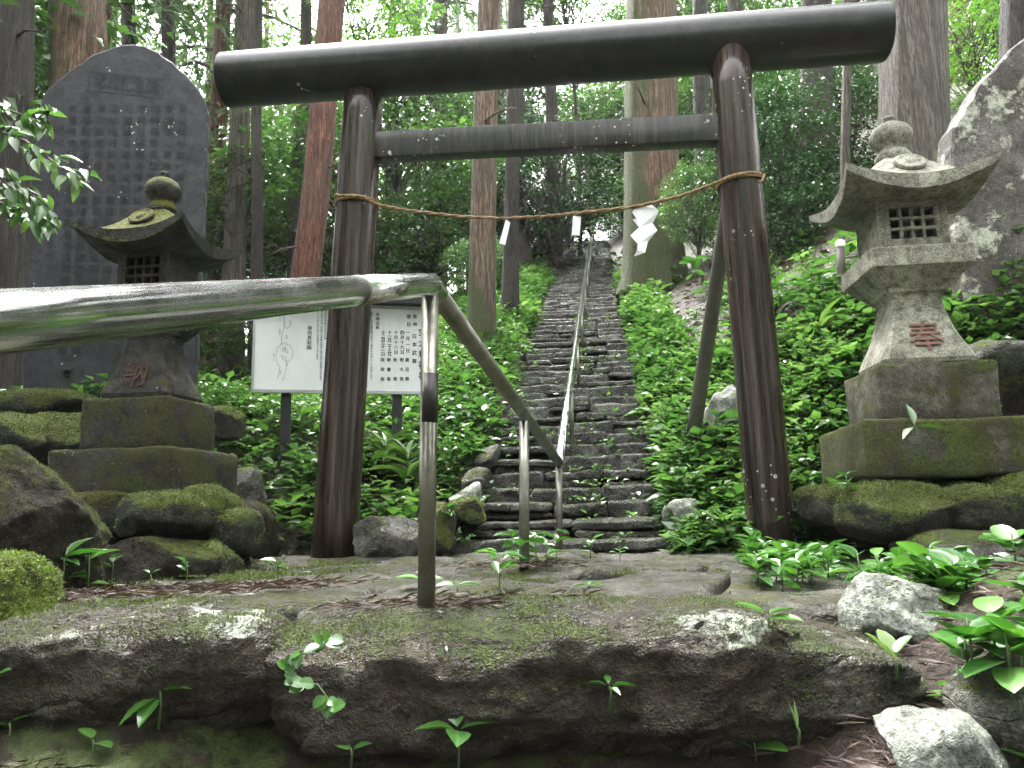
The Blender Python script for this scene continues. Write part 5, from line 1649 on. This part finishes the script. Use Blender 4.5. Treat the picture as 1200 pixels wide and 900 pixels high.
# low plants along the steps that show their leaves
for k in range(44):
    v_ = prng.uniform(.1, 4.2)
    sidev = 1 if k % 5 < 3 else -1
    u_ = sidev*prng.uniform(.62, 1.5)
    p = ST0+RT*u_+FW*v_; p.z = terrain(p.x, p.y)
    plant(p, whorl(7, .10, .55, .18, (-10, 45)), 'leafy plant overhanging the lower steps on their %s' % ('right' if sidev > 0 else 'left'), 'plant', 'plants along the %s of the lower steps' % ('right' if sidev > 0 else 'left'), stem_h=.17)

# moss carpet on the left of the paving and in its joints
r = np.random.default_rng(31)
cen = [(-1.05, 3.35, .22, .22, 9200), (-.85, 3.9, .2, .15, 5200), (-1.2, 2.75, .12, .2, 4000), (-.1, 2.2, .25, .03, 1500), (.05, 2.9, .06, .25, 1600), (-1.3, 2.45, .1, .06, 2200), (.5, 3.1, .2, .05, 1500), (.75, 2.2, .2, .04, 1500)]
P = np.concatenate([np.column_stack([r.normal(a, c, n), r.normal(b, d, n)]) for a, b, c, d, n in cen])
nzv = np.array([noise.noise(Vector((x*5, y*5, 2))) for x, y in P])
P = P[nzv > -.05]
n = len(P)
PZ = np.column_stack([P, np.full(n, .0)+.012*np.array([noise.noise(Vector((x*6, y*6, 9))) for x, y in P])])
D = r.normal(0, .55, (n, 3)); D[:, 2] = 1
v, f, a = leaves((np.array([(-.5, 0, 0), (.5, 0, 0), (0, 1, 0)], float), np.array([(0, 1, 2)]), np.zeros(3)), PZ, D, r.normal(0, 1, (n, 3)), r.uniform(.006, .016, n), .45)
tag(put('moss_carpet', v, f, M['mossy'], attrs=a), 'thin green moss carpet on the left of the paving', kind='stuff')
for k in range(9):
    v_ = 10.2+k*.72; p = ST0+RT*-.64+FW*v_; p.z = ST0.z+steph(v_)+.02
    rock('kerb_stone', p, (.10, .6, .14), 90+k, 'rock_pale', 'pale narrow kerb stone lining the left of the upper stairs', 'kerb stone', 'kerb stones of the upper stairs', rotn=(.43, 0, -HEAD), n=12, k=5, amp=.04)

# leafy branch reaching in at the left edge
root = thing('leafy_branch', pix(-40, 180, Y=3.0), 'branch with dark glossy leaves reaching in from the left edge', 'branch')
brs = [[(-60, 150), (-10, 150), (30, 165), (70, 195), (98, 208)], [(-60, 190), (0, 205), (40, 230), (62, 268)], [(-60, 120), (0, 125), (40, 140), (60, 130)], [(-60, 230), (-10, 235), (25, 245), (45, 262)]]
P, D, U, L, W = [], [], [], [], []
for bi, br in enumerate(brs):
    w_ = [pix(x, y, Y=3.0+.1*bi-.05*i) for i, (x, y) in enumerate(br)]
    V, F = tube(w_, np.linspace(.007, .002, len(w_)), 6); put('twig', V, F, M['twig'], root, True)
    for i in range(46):
        t = (.15+.85*prng.random())*(len(w_)-1.001); k = int(t); p = w_[k].lerp(w_[k+1], t-k)
        d = (w_[k+1]-w_[k]).normalized()
        dd = np.array(d)+prng.normal(0, .6, 3)+np.array((0, -.1, -.55))
        P.append(tuple(np.array(p)+prng.normal(0, .02, 3))); D.append(dd); U.append((prng.normal(0, .4), prng.normal(-.3, .4), 1)); L.append(prng.uniform(.065, .11)); W.append(prng.uniform(.38, .48))
leaf_parts(root, LB, np.array(P), np.array(D), np.array(U), L, W, 'leaf_mid')

# ------------------------------------------------------------------ rain haze
V, F = boxgrid([-95, 95], [-62, 62], [-22, 32])
V = V+np.array((0, 40, 0))
hz = bpy.data.materials.new('rain haze'); hz.use_nodes = True
for n_ in list(hz.node_tree.nodes): hz.node_tree.nodes.remove(n_)
ho = hz.node_tree.nodes.new('ShaderNodeOutputMaterial'); hv = hz.node_tree.nodes.new('ShaderNodeVolumePrincipled')
hv.inputs['Color'].default_value = (.93, .96, .95, 1); hv.inputs['Density'].default_value = .0008; hv.inputs['Anisotropy'].default_value = .3
hz.node_tree.links.new(hv.outputs[0], ho.inputs['Volume'])
hb = put('haze', V, F, hz); hb['kind'] = 'stuff'

# ------------------------------------------------------------------ the forest goes on behind and beside the viewpoint
back = [(-7.5, 1.0), (-8.5, 4.5), (-5.5, -3.5), (-2.2, -8.0), (1.6, -7.5), (5.5, -4.5), (7.2, -.5), (8.0, 3.2), (-9.5, -2.0), (-4.0, -9.0), (.2, -9.5), (4.5, -9.0), (8.8, -4.5),
        (-7.5, 7.5), (-9.5, 9.0), (-8.6, 11.2), (-11.5, 12.5), (-11.0, 7.0), (9.0, 8.0), (10.5, 11.5), (-14.0, 15.0), (13.0, 14.0)]
for k, (x, y) in enumerate(back):
    z = terrain(x, y)
    lab = 'leafy tree of the forest around and behind the viewpoint'
    if k % 2 == 0:
        root = thing('broadleaf_tree', (x, y, z), lab, 'tree', 'forest around the viewpoint')
        sc_ = 2.1+.3*(k % 3)
        for q, nm in ((1, 'trunk'), (0, 'crown')):
            o = link(nm, BROAD['mid'][k % 2][q], None, root, (x, y, z)); o.scale = (sc_*.95, sc_*.95, sc_); o.rotation_euler = (0, 0, k*1.7)
    else:
        root = thing('cedar_tree', (x, y, z), lab, 'tree', 'forest around the viewpoint')
        o = link('trunk', TR[k % 3], None, root, (x, y, z)); o.scale = (1.4, 1.4, 1)
        for q, nm in ((0, 'crown'), (1, 'branches')):
            o = link(nm, CEDAR[k % 3][q], None, root, (x, y, z+2.0)); o.scale = (1.1, 1.1, 1.6)
